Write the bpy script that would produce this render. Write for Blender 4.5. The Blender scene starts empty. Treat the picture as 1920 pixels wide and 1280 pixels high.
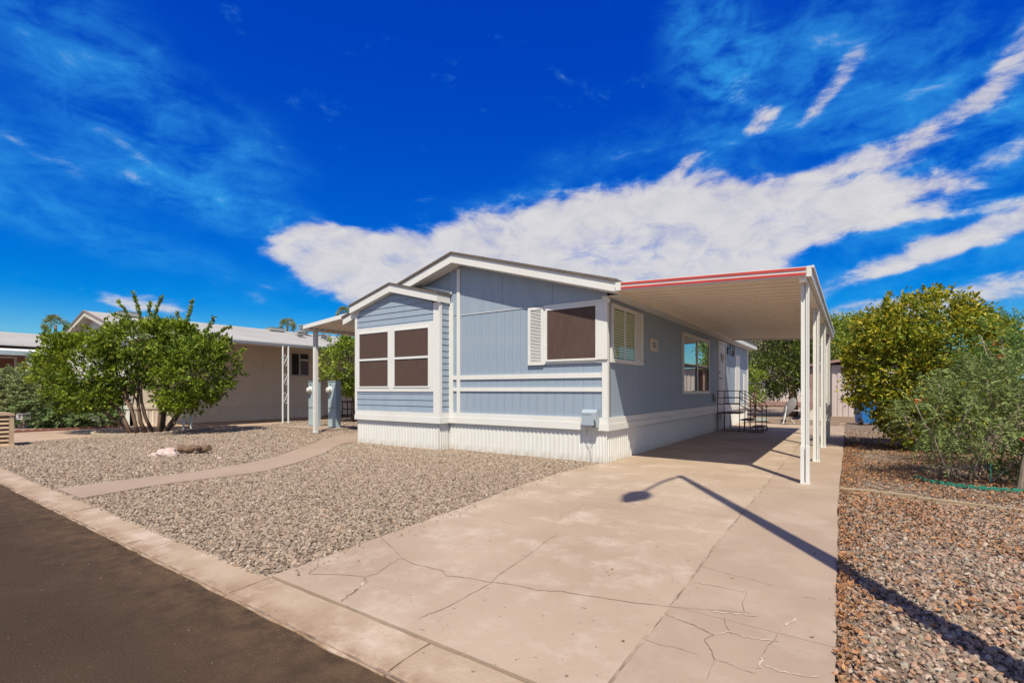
import bpy, math, random
import numpy as np
from mathutils import Vector, noise as mnoise
R_ = math.radians
rng = np.random.default_rng(7)
random.seed(7)
sc = bpy.context.scene
col = sc.collection

# ------------------------------------------------------------------ camera, sky, sun, exposure
YAW = math.atan(638 / 915.0)
cam = bpy.data.cameras.new('camera'); camo = bpy.data.objects.new('camera', cam); col.objects.link(camo)
camo.location = (0, 0, 1.35); camo.rotation_euler = (R_(90), 0, YAW)
cam.sensor_width = 36; cam.lens = 915 / 1920 * 36; cam.shift_y = 90 / 1920; cam.clip_end = 2000; cam.clip_start = .05
sc.camera = camo
sc.render.engine = 'CYCLES'
try: sc.cycles.use_denoising = True
except Exception: pass
sc.cycles.max_bounces = 8; sc.cycles.diffuse_bounces = 4; sc.cycles.transparent_max_bounces = 16
sc.view_settings.view_transform = 'Standard'; sc.view_settings.look = 'None'; sc.view_settings.gamma = 1
sc.view_settings.exposure = 0.36
SUN_EL = R_(57.3); SUN_H = Vector((.545, -.839, 0))       # horizontal direction towards the sun
sd = bpy.data.lights.new('sun', 'SUN'); so = bpy.data.objects.new('sun', sd); col.objects.link(so)
sd.energy = 4.75; sd.angle = R_(.53); sd.color = (1, .93, .745)
tosun = SUN_H.normalized() * math.cos(SUN_EL) + Vector((0, 0, math.sin(SUN_EL)))
so.rotation_euler = tosun.to_track_quat('Z', 'Y').to_euler(); so.location = (0, 0, 40)

world = bpy.data.worlds.new('World'); sc.world = world; world.use_nodes = True
nt = world.node_tree; nt.nodes.clear()
def N(t, **k):
    n = nt.nodes.new(t)
    for a, b in k.items(): setattr(n, a, b)
    return n
def val(x, sock):
    if isinstance(x, (int, float)): sock.default_value = x
    elif isinstance(x, tuple): sock.default_value = x
    else: nt.links.new(x, sock)
def M(op, a, b=0.0, c=None, clamp=False):
    n = N('ShaderNodeMath', operation=op, use_clamp=clamp); val(a, n.inputs[0]); val(b, n.inputs[1])
    if c is not None: val(c, n.inputs[2])
    return n.outputs[0]
def DOT(v, t):
    n = N('ShaderNodeVectorMath', operation='DOT_PRODUCT'); nt.links.new(v, n.inputs[0]); n.inputs[1].default_value = t
    return n.outputs['Value']
sky = N('ShaderNodeTexSky', sky_type='NISHITA'); sky.sun_disc = False
sky.sun_elevation = SUN_EL; sky.sun_rotation = math.atan2(SUN_H.x, SUN_H.y); sky.altitude = 400; sky.air_density = 1.0; sky.dust_density = .3; sky.ozone_density = 3
geo = N('ShaderNodeNewGeometry'); dirn = N('ShaderNodeVectorMath', operation='SCALE'); nt.links.new(geo.outputs['Incoming'], dirn.inputs[0]); dirn.inputs['Scale'].default_value = -1.0
D = dirn.outputs[0]
cy, sy = math.cos(YAW), math.sin(YAW)
az = M('ARCTAN2', DOT(D, (cy, sy, 0)), DOT(D, (-sy, cy, 0)))       # compass angle, zero down the drive-side corner
el = M('ARCSINE', DOT(D, (0, 0, 1)))
cmb = N('ShaderNodeCombineXYZ'); nt.links.new(az, cmb.inputs[0]); nt.links.new(el, cmb.inputs[1])
def noise_tex(scale, detail, rough, vec, rot=0.0, sc3=(1, 1, 1), dist=0.0, loc=(0, 0, 0)):
    mp = N('ShaderNodeMapping'); nt.links.new(vec, mp.inputs[0]); mp.inputs['Rotation'].default_value = (0, 0, rot); mp.inputs['Scale'].default_value = sc3; mp.inputs['Location'].default_value = loc
    n = N('ShaderNodeTexNoise'); nt.links.new(mp.outputs[0], n.inputs['Vector']); n.inputs['Scale'].default_value = scale
    n.inputs['Detail'].default_value = detail; n.inputs['Roughness'].default_value = rough; n.inputs['Distortion'].default_value = dist
    return n.outputs[0]
def smooth(x, a, b):
    n = N('ShaderNodeMapRange', interpolation_type='SMOOTHSTEP'); val(x, n.inputs[0]); n.inputs[1].default_value = a; n.inputs[2].default_value = b
    return n.outputs[0]
smooth_ = smooth
warp = noise_tex(4.0, 3, .6, cmb.outputs[0])
warp2 = noise_tex(4.0, 3, .6, cmb.outputs[0], loc=(7, 3, 0))
azw = M('ADD', az, M('MULTIPLY', M('SUBTRACT', warp, .5), .10)); elw = M('ADD', el, M('MULTIPLY', M('SUBTRACT', warp2, .5), .06))
def gauss(a, e, sa, se, th, amp):
    c, s = math.cos(th), math.sin(th)
    da = M('SUBTRACT', azw, a); de = M('SUBTRACT', elw, e)
    u = M('DIVIDE', M('ADD', M('MULTIPLY', da, c), M('MULTIPLY', de, s)), sa)
    v = M('DIVIDE', M('ADD', M('MULTIPLY', da, -s), M('MULTIPLY', de, c)), se)
    r = M('ADD', M('MULTIPLY', u, u), M('MULTIPLY', v, v))
    return M('MULTIPLY', M('EXPONENT', M('MULTIPLY', M('MULTIPLY', r, r), -1.0)), amp)
def gsum(L):
    o = None
    for g in L:
        x = gauss(*g); o = x if o is None else M('ADD', o, x)
    return o
body = gsum([(-.38, .255, .10, .045, .05, 1.15), (-.28, .225, .16, .075, -.25, 1.15), (-.10, .235, .20, .10, .05, 1.2), (.05, .265, .22, .10, .18, 1.2), (.22, .28, .22, .11, .10, 1.2), (.38, .27, .18, .115, .0, 1.15),
             (.50, .300, .17, .065, .0, 1.05), (.66, .285, .14, .035, -.05, .85), (.62, .362, .09, .020, .15, .74), (.71, .378, .09, .022, .55, .70), (.81, .455, .09, .030, .9, .72), (.76, .33, .09, .03, .2, .62),
             (.585, .475, .055, .018, .7, .75), (.66, .195, .12, .024, .30, .78), (.84, .25, .14, .025, .25, .68), (.84, .15, .16, .035, .2, .75), (.62, .118, .12, .022, .05, .80), (.75, .215, .10, .02, .35, .6),
             (.475, .455, .03, .02, .6, .6), (.33, .41, .05, .014, .5, .55), (.44, .50, .03, .03, 1.2, .42), (-.675, .388, .06, .014, -.45, .26), (-.64, .325, .06, .014, -.4, .28), (-.76, .34, .07, .012, -.3, .30), (-.66, .145, .10, .014, -.1, .72), (-.60, .125, .07, .010, -.25, .62), (1.3, .35, .4, .16, .2, .7), (2.2, .5, .7, .22, .3, .8), (-2.2, .4, .8, .18, -.2, .8)])
veil = gsum([(-.64, .43, .26, .10, -.45, 1.0), (-.90, .33, .28, .07, -.35, .9), (-.50, .30, .30, .04, -.20, .65), (-.75, .24, .4, .03, -.15, .5), (.39, .58, .08, .10, .4, 1.25), (.50, .50, .20, .09, .5, 1.0), (.70, .40, .22, .12, .5, 1.1), (.80, .25, .30, .14, .3, 1.25), (.10, .355, .25, .045, .1, .7), (-.60, .12, .35, .05, 0, .5), (-.1, .75, .14, .02, -.3, .5), (.2, .44, .2, .04, .2, .35)])
nA = noise_tex(5.5, 9, .60, cmb.outputs[0], rot=-.32, sc3=(1, 2.8, 1), dist=.45)
nB = noise_tex(15, 9, .66, cmb.outputs[0], rot=-.30, sc3=(1, 1.7, 1), dist=.5)
nz = M('ADD', M('MULTIPLY', nA, .6), M('MULTIPLY', nB, .4))
dens = M('ADD', M('MINIMUM', M('MULTIPLY', body, .62), .85), M('MULTIPLY', M('SUBTRACT', nz, .5), 2.3))
wide = smooth_(M('ABSOLUTE', az), .95, 1.35)        # unseen broken cloud, added round the rest of the sky to whiten the shade
dens = M('ADD', dens, M('MULTIPLY', wide, .42))
cloud = M('MULTIPLY', smooth(dens, .12, .88), .96)
veilm = M('MULTIPLY', M('MULTIPLY', veil, smooth(nz, .36, .66)), .62)
cover = M('ADD', cloud, M('MULTIPLY', veilm, M('SUBTRACT', 1.0, cloud)), clamp=True)
hs = N('ShaderNodeHueSaturation'); hs.inputs['Saturation'].default_value = 1.8; hs.inputs['Hue'].default_value = .506; nt.links.new(sky.outputs[0], hs.inputs['Color'])
sepc = N('ShaderNodeSeparateColor'); nt.links.new(hs.outputs[0], sepc.inputs[0])       # polarised, saturated look of the photographed sky
tint = N('ShaderNodeCombineColor'); nt.links.new(M('MULTIPLY', sepc.outputs[0], .5), tint.inputs[0])
nt.links.new(M('MULTIPLY', M('POWER', sepc.outputs[1], 1.25), .72), tint.inputs[1]); nt.links.new(M('MULTIPLY', M('POWER', sepc.outputs[2], .5), 2.9), tint.inputs[2])
cshade = N('ShaderNodeMix', data_type='RGBA'); nt.links.new(smooth(nB, .35, .65), cshade.inputs[0]); cshade.inputs[6].default_value = (6.1, 6.1, 6.5, 1); cshade.inputs[7].default_value = (7.0, 6.9, 7.0, 1)
thin = N('ShaderNodeMix', data_type='RGBA'); nt.links.new(smooth(cloud, .0, .6), thin.inputs[0]); thin.inputs[6].default_value = (.35, 3.5, 8.0, 1); nt.links.new(cshade.outputs[2], thin.inputs[7])
mixc = N('ShaderNodeMix', data_type='RGBA'); nt.links.new(cover, mixc.inputs[0]); haz = N('ShaderNodeMix', data_type='RGBA'); nt.links.new(M('MULTIPLY', smooth(el, .14, -.02), .85), haz.inputs[0]); nt.links.new(tint.outputs[0], haz.inputs[6]); haz.inputs[7].default_value = (3.0, 4.2, 6.0, 1); nt.links.new(haz.outputs[2], mixc.inputs[6]); nt.links.new(thin.outputs[2], mixc.inputs[7])
bg = N('ShaderNodeBackground'); bg.inputs['Strength'].default_value = .08; nt.links.new(mixc.outputs[2], bg.inputs['Color'])
wo = N('ShaderNodeOutputWorld'); nt.links.new(bg.outputs[0], wo.inputs[0])

# ------------------------------------------------------------------ materials
MATS = {}
def mat(name, c, rough=.6, c2=None, scale=4., detail=5, lo=.35, hi=.65, bump=0., bscale=60., metal=0., spec=.5, stretch=(1, 1, 1), spots=None, c3=None, s3=.7, stain=None):
    if name in MATS: return MATS[name]
    m = bpy.data.materials.new(name); m.use_nodes = True; t = m.node_tree; p = t.nodes['Principled BSDF']
    p.inputs['Roughness'].default_value = rough; p.inputs['Metallic'].default_value = metal; p.inputs['Specular IOR Level'].default_value = spec
    tc = t.nodes.new('ShaderNodeTexCoord'); mp = t.nodes.new('ShaderNodeMapping'); t.links.new(tc.outputs['Object'], mp.inputs[0]); mp.inputs['Scale'].default_value = stretch
    out = None
    def noi(s, d=5, r=.55):
        n = t.nodes.new('ShaderNodeTexNoise'); t.links.new(mp.outputs[0], n.inputs['Vector']); n.inputs['Scale'].default_value = s; n.inputs['Detail'].default_value = d; n.inputs['Roughness'].default_value = r; return n.outputs[0]
    def mr(x, a, b):
        n = t.nodes.new('ShaderNodeMapRange'); t.links.new(x, n.inputs[0]); n.inputs[1].default_value = a; n.inputs[2].default_value = b; return n.outputs[0]
    def mix(f, a, b):
        n = t.nodes.new('ShaderNodeMix'); n.data_type = 'RGBA'; t.links.new(f, n.inputs[0])
        for q, i in ((a, 6), (b, 7)):
            if isinstance(q, tuple): n.inputs[i].default_value = (*q, 1)
            else: t.links.new(q, n.inputs[i])
        return n.outputs[2]
    if c2 is not None:
        out = mix(mr(noi(scale, detail), lo, hi), c, c2)
        if c3 is not None: out = mix(mr(noi(scale * s3, 8, .7), .5, .68), out, c3)
        if spots is not None: out = mix(mr(noi(spots[0], 3, .5), spots[1], spots[1] + .05), out, spots[2])
        if stain is not None:      # settled dirt: strongest at the first coordinate, gone at the second, with a ragged noise edge
            ax, q0, q1, cs, amt = stain; sp = t.nodes.new('ShaderNodeSeparateXYZ'); t.links.new(tc.outputs['Object'], sp.inputs[0])
            f1 = mr(sp.outputs['XYZ'.index(ax)], q1, q0); mm = t.nodes.new('ShaderNodeMath'); mm.operation = 'MULTIPLY'; t.links.new(f1, mm.inputs[0]); t.links.new(mr(noi(7., 8, .65), .36, .62), mm.inputs[1])
            m2 = t.nodes.new('ShaderNodeMath'); m2.operation = 'MULTIPLY'; t.links.new(mm.outputs[0], m2.inputs[0]); m2.inputs[1].default_value = amt; out = mix(m2.outputs[0], out, cs)
        t.links.new(out, p.inputs['Base Color'])
    else: p.inputs['Base Color'].default_value = (*c, 1)
    if bump:
        b = t.nodes.new('ShaderNodeBump'); b.inputs['Strength'].default_value = 1; b.inputs['Distance'].default_value = bump; t.links.new(noi(bscale, 4, .6), b.inputs['Height']); t.links.new(b.outputs[0], p.inputs['Normal'])
    MATS[name] = m; return m
def rand_mat(name, stops, rough=.7, src='object', translucent=0., spec=.3, big=None):
    """colour picked at random per instance ('object') or per leaf ('island')"""
    m = bpy.data.materials.new(name); m.use_nodes = True; t = m.node_tree; p = t.nodes['Principled BSDF']
    if src == 'object': s = t.nodes.new('ShaderNodeObjectInfo').outputs['Random']
    else: s = t.nodes.new('ShaderNodeNewGeometry').outputs['Random Per Island']
    r = t.nodes.new('ShaderNodeValToRGB'); t.links.new(s, r.inputs[0]); e = r.color_ramp.elements
    r.color_ramp.interpolation = 'LINEAR'
    for i, (q, c) in enumerate(stops):
        x = e[i] if i < 2 else e.new(q)
        x.position = q; x.color = (*c, 1)
    # order safe rebuild
    for i, (q, c) in enumerate(sorted(stops)): e[i].position = q; e[i].color = (*c, 1)
    cc = r.outputs[0]
    if big:
        tc = t.nodes.new('ShaderNodeTexCoord'); n = t.nodes.new('ShaderNodeTexNoise'); n.inputs['Scale'].default_value = big[0]; n.inputs['Detail'].default_value = 3; t.links.new(tc.outputs['Object'], n.inputs['Vector'])
        mr = t.nodes.new('ShaderNodeMapRange'); t.links.new(n.outputs[0], mr.inputs[0]); mr.inputs[1].default_value = .42; mr.inputs[2].default_value = .62
        mr.inputs[4].default_value = big[2] if len(big) > 2 else .8
        mx = t.nodes.new('ShaderNodeMix'); mx.data_type = 'RGBA'; t.links.new(mr.outputs[0], mx.inputs[0]); t.links.new(cc, mx.inputs[6]); mx.inputs[7].default_value = (*big[1], 1); cc = mx.outputs[2]
    t.links.new(cc, p.inputs['Base Color']); p.inputs['Roughness'].default_value = rough; p.inputs['Specular IOR Level'].default_value = spec
    if translucent:
        tr = t.nodes.new('ShaderNodeBsdfTranslucent'); t.links.new(cc, tr.inputs[0]); mx = t.nodes.new('ShaderNodeMixShader'); mx.inputs[0].default_value = translucent
        o = t.nodes['Material Output']; t.links.new(p.outputs[0], mx.inputs[1]); t.links.new(tr.outputs[0], mx.inputs[2]); t.links.new(mx.outputs[0], o.inputs[0])
    MATS[name] = m; return m
white = mat('white_paint', (.69, .68, .66), .55, c2=(.65, .635, .61), scale=1.6, lo=.45, hi=.75, bump=.001, bscale=120)
blue = mat('blue_paint', (.290, .352, .435), .6, c2=(.258, .322, .408), scale=1.7, bump=.0012, bscale=150, stretch=(3, 3, .6))
skirt = mat('white_vinyl', (.69, .685, .665), .5, c2=(.64, .625, .60), scale=1.5, stretch=(2, 2, .7), stain=('Z', .0, .16, (.42, .33, .25), .75))
shingle = mat('brown_shingle', (.16, .125, .10), .9, c2=(.10, .08, .07), scale=20, bump=.004, bscale=90)
screen = mat('brown_sun_screen', (.090, .056, .046), .75, c2=(.078, .048, .040), scale=2.2, stretch=(9, 9, .8), c3=(.115, .076, .062), s3=2.2, lo=.3, hi=.7, spec=.25)
alu = mat('aluminium', (.68, .69, .69), .4, metal=.0)
tan_metal = mat('beige_metal', (.60, .54, .47), .55, c2=(.55, .49, .42), scale=2)
cream = mat('cream_metal', (.78, .68, .585), .6, c2=(.72, .62, .53), scale=1.2)
cpan = mat('carport_pan', (.86, .77, .67), .5, c2=(.80, .71, .61), scale=1.5)
red = mat('red_trim', (.52, .055, .045), .45, c2=(.42, .05, .04), scale=3)
conc = mat('driveway_concrete', (.395, .302, .225), .85, c2=(.305, .222, .158), scale=.7, detail=8, lo=.3, hi=.7, bump=.0025, bscale=35, c3=(.44, .35, .275), s3=2.6, spots=(26, .69, (.17, .115, .08)))
concr = mat('strip_concrete', (.345, .255, .188), .85, c2=(.305, .222, .162), scale=1.3, detail=7, bump=.002, bscale=40, c3=(.38, .295, .23), s3=.9, spots=(21, .73, (.22, .15, .11)))
kerbm = mat('kerb_concrete', (.385, .292, .21), .85, c2=(.29, .20, .132), scale=2.5, detail=8, lo=.3, hi=.72, bump=.004, bscale=40, c3=(.46, .365, .29), s3=.8, spots=(18, .68, (.15, .10, .07)), stain=('Y', 1.57, 1.72, (.20, .115, .062), .9))
pathm = mat('path_concrete', (.335, .245, .185), .85, c2=(.30, .215, .158), scale=1.1, bump=.002, bscale=60)
farconc = mat('neighbour_concrete', (.40, .29, .215), .85, c2=(.34, .24, .175), scale=.8, bump=.002, bscale=60)
asph = mat('asphalt', (.062, .039, .025), .95, c2=(.036, .023, .015), scale=.9, detail=12, lo=.38, hi=.62, bump=.010, bscale=70, c3=(.070, .045, .029), s3=.5, spots=(90, .66, (.105, .075, .052)), spec=.15, stain=('Y', 1.60, .9, (.125, .078, .045), .75))
dirt = mat('dirt', (.27, .19, .135), .95, c2=(.20, .14, .10), scale=1.2, detail=9, bump=.01, bscale=30, c3=(.33, .25, .185), s3=1.6)
bedm = mat('gravel_bed', (.24, .18, .135), .95, c2=(.17, .13, .10), scale=40, detail=4, bump=.01, bscale=60)
bedr = mat('mulch_bed', (.19, .125, .085), .95, c2=(.13, .09, .065), scale=22, detail=4, bump=.012, bscale=60, c3=(.24, .20, .165), s3=.08)
crackm = mat('crack_dirt', (.15, .10, .07), .95, c2=(.29, .21, .155), scale=9, lo=.4, hi=.6)
patchm = mat('crack_filler', (.50, .42, .35), .8, c2=(.36, .27, .205), scale=14)
seal = mat('joint_sealant', (.38, .29, .21), .8, c2=(.22, .155, .11), scale=3.5, lo=.45, hi=.6)
black = mat('black_metal', (.035, .026, .022), .45, spec=.5)
dark = mat('dark_interior', (.012, .012, .013), .6)
brown_iron = mat('brown_iron', (.10, .062, .045), .5, c2=(.14, .085, .06), scale=15)
treadm = mat('step_tread', (.16, .095, .07), .8, c2=(.11, .065, .05), scale=9)
blind = mat('blind_slat', (.85, .82, .68), .5)
greyblue = mat('grey_box_plastic', (.33, .38, .44), .45)
pale_blue = mat('pale_blue_steel', (.38, .47, .50), .5, c2=(.33, .415, .445), scale=2.5)
grey_steel = mat('grey_steel', (.30, .30, .29), .5)
bark = mat('bark', (.20, .125, .085), .9, c2=(.11, .07, .05), scale=14, stretch=(1, 1, .25), bump=.01, bscale=30)
bark_pale = mat('pale_bark', (.27, .22, .17), .9, c2=(.16, .12, .09), scale=14, stretch=(1, 1, .25), bump=.008, bscale=30)
shedm = mat('pinkish_metal', (.56, .47, .45), .6, c2=(.50, .42, .40), scale=1)
rose = mat('rose_trim', (.33, .20, .165), .7, c2=(.27, .165, .14), scale=3)
binm = mat('blue_plastic', (.012, .17, .48), .4, c2=(.02, .14, .40), scale=3)
tyre = mat('black_rubber', (.015, .015, .016), .7)
greenp = mat('green_plastic', (.02, .24, .17), .45, c2=(.03, .19, .13), scale=6)
terra = mat('terracotta', (.27, .105, .075), .8, c2=(.21, .09, .065), scale=6)
stonee = mat('scallop_stone', (.42, .34, .26), .9, c2=(.33, .26, .195), scale=9, bump=.005, bscale=60)
quartz = mat('pink_quartz', (.50, .39, .36), .7, c2=(.42, .29, .25), scale=7, lo=.4, hi=.6, bump=.008, bscale=22, c3=(.56, .50, .47))
logm = mat('weathered_log', (.23, .145, .09), .9, c2=(.12, .075, .05), scale=8, stretch=(.25, 3, 3), bump=.02, bscale=16)
tanp = mat('tan_plastic', (.56, .40, .26), .55, c2=(.48, .335, .215), scale=4)
timber = mat('edging_timber', (.40, .31, .20), .8, c2=(.33, .25, .16), scale=5, stretch=(1, 6, 6))
redp = mat('red_plastic', (.55, .025, .05), .35)
roofgrey = mat('grey_roll_roof', (.36, .345, .325), .75, c2=(.32, .305, .285), scale=.8, bump=.003, bscale=30)
flower = mat('orange_flower', (.75, .13, .03), .6)
glassy = bpy.data.materials.new('window_glass'); glassy.use_nodes = True
_t = glassy.node_tree; _o = _t.nodes['Material Output']; _t.nodes.remove(_t.nodes['Principled BSDF'])
_g = _t.nodes.new('ShaderNodeBsdfGlossy'); _g.inputs['Roughness'].default_value = .01; _g.inputs['Color'].default_value = (.85, .9, .88, 1)
_tr = _t.nodes.new('ShaderNodeBsdfTransparent'); _tr.inputs['Color'].default_value = (.90, .93, .88, 1)
_f = _t.nodes.new('ShaderNodeLayerWeight'); _f.inputs[0].default_value = .5; _m = _t.nodes.new('ShaderNodeMixShader')
_p = _t.nodes.new('ShaderNodeMath'); _p.operation = 'POWER'; _p.inputs[1].default_value = 5; _t.links.new(_f.outputs['Facing'], _p.inputs[0])
_a = _t.nodes.new('ShaderNodeMath'); _a.operation = 'MULTIPLY_ADD'; _a.inputs[1].default_value = .7; _a.inputs[2].default_value = .03; _t.links.new(_p.outputs[0], _a.inputs[0])
_t.links.new(_a.outputs[0], _m.inputs[0]); _t.links.new(_tr.outputs[0], _m.inputs[1]); _t.links.new(_g.outputs[0], _m.inputs[2]); _t.links.new(_m.outputs[0], _o.inputs[0])
mirror = glassy.copy(); mirror.name = 'reflective_glass'
for n in mirror.node_tree.nodes:
    if n.type == 'MATH' and n.operation == 'MULTIPLY_ADD': n.inputs[2].default_value = .42

# ------------------------------------------------------------------ builders
class MB:
    def __init__(s): s.v = []; s.f = []
    def add(s, vs, fs):
        o = len(s.v); s.v += [tuple(v) for v in vs]; s.f += [tuple(i + o for i in f) for f in fs]; return s
    def box(s, x0, x1, y0, y1, z0, z1):
        return s.add([(x0, y0, z0), (x1, y0, z0), (x1, y1, z0), (x0, y1, z0), (x0, y0, z1), (x1, y0, z1), (x1, y1, z1), (x0, y1, z1)],
                     [(0, 3, 2, 1), (4, 5, 6, 7), (0, 1, 5, 4), (1, 2, 6, 5), (2, 3, 7, 6), (3, 0, 4, 7)])
    def prism(s, poly, axis, a, b):
        def P(p, q): return {'x': (q, p[0], p[1]), 'y': (p[0], q, p[1]), 'z': (p[0], p[1], q)}[axis]
        n = len(poly)
        return s.add([P(p, a) for p in poly] + [P(p, b) for p in poly], [tuple(range(n))[::-1], tuple(range(n, 2 * n))] + [(i, (i + 1) % n, n + (i + 1) % n, n + i) for i in range(n)])
    def tube(s, pts, rad, n=8, cap=True):
        pts = [Vector(p) for p in pts]; rad = rad if isinstance(rad, (list, tuple)) else [rad] * len(pts)
        vs = []; up = Vector((.13, .31, .94))
        for i, p in enumerate(pts):
            d = (pts[min(i + 1, len(pts) - 1)] - pts[max(i - 1, 0)]).normalized()
            a = d.cross(up if abs(d.dot(up)) < .95 else Vector((1, 0, 0))).normalized(); b = d.cross(a)
            for k in range(n):
                t = 2 * math.pi * k / n; vs.append(p + (a * math.cos(t) + b * math.sin(t)) * rad[i])
        fs = [(i * n + k, i * n + (k + 1) % n, (i + 1) * n + (k + 1) % n, (i + 1) * n + k) for i in range(len(pts) - 1) for k in range(n)]
        if cap: fs += [tuple(range(n))[::-1], tuple(range((len(pts) - 1) * n, len(pts) * n))]
        return s.add(vs, fs)
    def mesh(s, name, m=None, smooth=False):
        me = bpy.data.meshes.new(name); me.from_pydata(s.v, [], s.f); me.validate()
        import bmesh
        b = bmesh.new(); b.from_mesh(me); bmesh.ops.recalc_face_normals(b, faces=b.faces); b.to_mesh(me); b.free()
        if m: me.materials.append(m)
        if smooth: me.polygons.foreach_set('use_smooth', [True] * len(me.polygons))
        return me
def off(parent):
    v = Vector((0, 0, 0))
    while parent is not None: v += Vector(parent.location); parent = parent.parent
    return v
def tag(o, label=None, cat=None, group=None, kind=None):
    for k, x in (('label', label), ('category', cat), ('group', group), ('kind', kind)):
        if x: o[k] = x
    return o
def put(name, me, parent=None, loc=(0, 0, 0)):
    """link a mesh; loc is in world axes (parents here are never rotated unless local=True builders are used)"""
    o = bpy.data.objects.new(name, me); col.objects.link(o)
    o.parent = parent; o.location = Vector(loc) - (off(parent) if parent is not None else Vector((0, 0, 0)))
    return o
def part(name, mb, m, parent=None, smooth=False): return put(name, mb.mesh(name, m, smooth), parent)
def boxp(name, m, parent, *b): return part(name, MB().box(*b), m, parent)
def lput(name, me, parent, loc=(0, 0, 0)):
    o = bpy.data.objects.new(name, me); col.objects.link(o); o.parent = parent; o.location = loc; return o
def thing(name, label, cat, loc=(0, 0, 0), rz=0, group=None):
    o = bpy.data.objects.new(name, None); col.objects.link(o); o.location = loc; o.rotation_euler = (0, 0, rz); o.empty_display_size = .2
    return tag(o, label, cat, group)
def copy_tree(o, parent=None):
    c = o.copy(); col.objects.link(c)
    if parent is not None: c.parent = parent
    for ch in list(o.children): copy_tree(ch, c)
    return c
def np_mesh(name, V, F, m, smooth=False):
    V = np.asarray(V, dtype=np.float32); F = np.asarray(F, dtype=np.int32); k = F.shape[1]
    me = bpy.data.meshes.new(name); me.vertices.add(len(V)); me.vertices.foreach_set('co', V.ravel())
    me.loops.add(F.size); me.loops.foreach_set('vertex_index', F.ravel())
    me.polygons.add(len(F)); me.polygons.foreach_set('loop_start', np.arange(0, F.size, k, dtype=np.int32)); me.polygons.foreach_set('loop_total', np.full(len(F), k, dtype=np.int32))
    me.update(calc_edges=True); me.materials.append(m)
    if smooth: me.polygons.foreach_set('use_smooth', np.ones(len(F), dtype=bool))
    return me
def inpoly(P, poly):
    x, y = P[:, 0], P[:, 1]; ins = np.zeros(len(P), bool); n = len(poly)
    for i in range(n):
        (x1, y1), (x2, y2) = poly[i], poly[(i + 1) % n]
        if y1 == y2: continue
        c = ((y1 > y) != (y2 > y)) & (x < (x2 - x1) * (y - y1) / (y2 - y1) + x1); ins ^= c
    return ins

# ------------------------------------------------------------------ ground
def sheet(name, poly, z, m, thick=None):
    mb = MB()
    if thick: mb.prism(poly, 'z', z - thick, z)
    else: mb.add([(x, y, z) for x, y in poly], [tuple(range(len(poly)))])
    return tag(part(name, mb, m), kind='structure')
sheet('ground', [(-600, -600), (600, -600), (600, 600), (-600, 600)], -.06, dirt)
# road surface, with a ragged edge against the kerb
edge = [(x, 1.585 + .012 * math.sin(x * 3.1) + .012 * random.uniform(-1, 1)) for x in np.arange(-60, 30, .09)]
road = MB(); road.add([(x, -7.5, -.03) for x, y in edge] + [(x, y, -.028) for x, y in edge], [(i, i + 1, len(edge) + i + 1, len(edge) + i) for i in range(len(edge) - 1)])
tag(part('road', road, asph), kind='structure')
kerb = bpy.data.objects.new('kerb', None); col.objects.link(kerb); tag(kerb, kind='structure')
jx = [-60, -52, -44, -36, -28, -22, -17, -13.6, -11.5, -9.25, -8.25, -7.1, -5.72, -5.25, -4.95, -4.1, -3.42, -1.84, .1, 2.2, 4.8, 8, 12, 18, 26]
for a, b in zip(jx[:-1], jx[1:]):
    # rolled profile: road edge, rise, flat top, back
    prof = [(1.565, -.07), (1.565, -.022), (1.60, -.010), (1.70, -.003), (1.82, .004), (1.872, .006), (1.885, -.004), (1.885, -.07)]
    a2, b2 = a + .006, b - .006; n = max(2, int((b2 - a2) / .12)); mb = MB(); k = len(prof); vs = []
    for i in range(n + 1):
        x = a2 + (b2 - a2) * i / n
        for j, (y, z) in enumerate(prof):
            jit = random.uniform(-.010, .010) if j in (0, 1, 2) else (random.uniform(-.006, .006) if j > 4 else 0)
            sk = .05 * (y - 1.7) if a < -4 else 0
            vs.append((x + (random.uniform(-.004, .004) if i in (0, n) else 0), y + jit, z + (random.uniform(-.001, .001) if j < 6 else 0)))
    fs = [(i * k + j, i * k + (j + 1) % k, (i + 1) * k + (j + 1) % k, (i + 1) * k + j) for i in range(n) for j in range(k)] + [tuple(range(k))[::-1], tuple(range(n * k, (n + 1) * k))]
    mb.add(vs, fs); part('kerb_stone', mb, kerbm, kerb)
boxp('kerb_joint', crackm, kerb, -60, 26, 1.575, 1.88, -.08, -.014)

drive = bpy.data.objects.new('driveway', None); col.objects.link(drive); tag(drive, kind='structure')
SEAM = [(-.91, 1.895), (-.92, 2.71), (-.93, 3.33), (-.97, 4.52), (-.98, 5.72), (-1.02, 10.12), (-1.06, 14.07), (-1.08, 21.4)]
def seamx(y):
    for (x0, y0), (x1, y1) in zip(SEAM[:-1], SEAM[1:]):
        if y <= y1: return x0 + (x1 - x0) * (y - y0) / (y1 - y0)
    return SEAM[-1][0]
LE = [(-3.44, 1.895), (-3.46, 2.3), (-3.54, 2.98), (-3.64, 4.16), (-3.80, 5.48), (-3.88, 6.8), (-3.82, 8.02), (-3.66, 8.30), (-3.66, 21.4)]
def lex(y):
    for (x0, y0), (x1, y1) in zip(LE[:-1], LE[1:]):
        if y <= y1: return x0 + (x1 - x0) * (y - y0) / max(1e-6, y1 - y0)
    return LE[-1][0]
def slab(name, fl, fr, y0, y1, m, lj=.006, rj=.006):
    n = max(3, int((y1 - y0) / .12)); ys = [y0 + (y1 - y0) * i / n for i in range(n + 1)]
    L = [(fl(y) + lj + random.uniform(-.004, .004), y) for y in ys]; Rr = [(fr(y) - rj + random.uniform(-.004, .004), y) for y in ys[::-1]]
    part(name, MB().prism(L + Rr, 'z', -.08, .012), m, drive)
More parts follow.
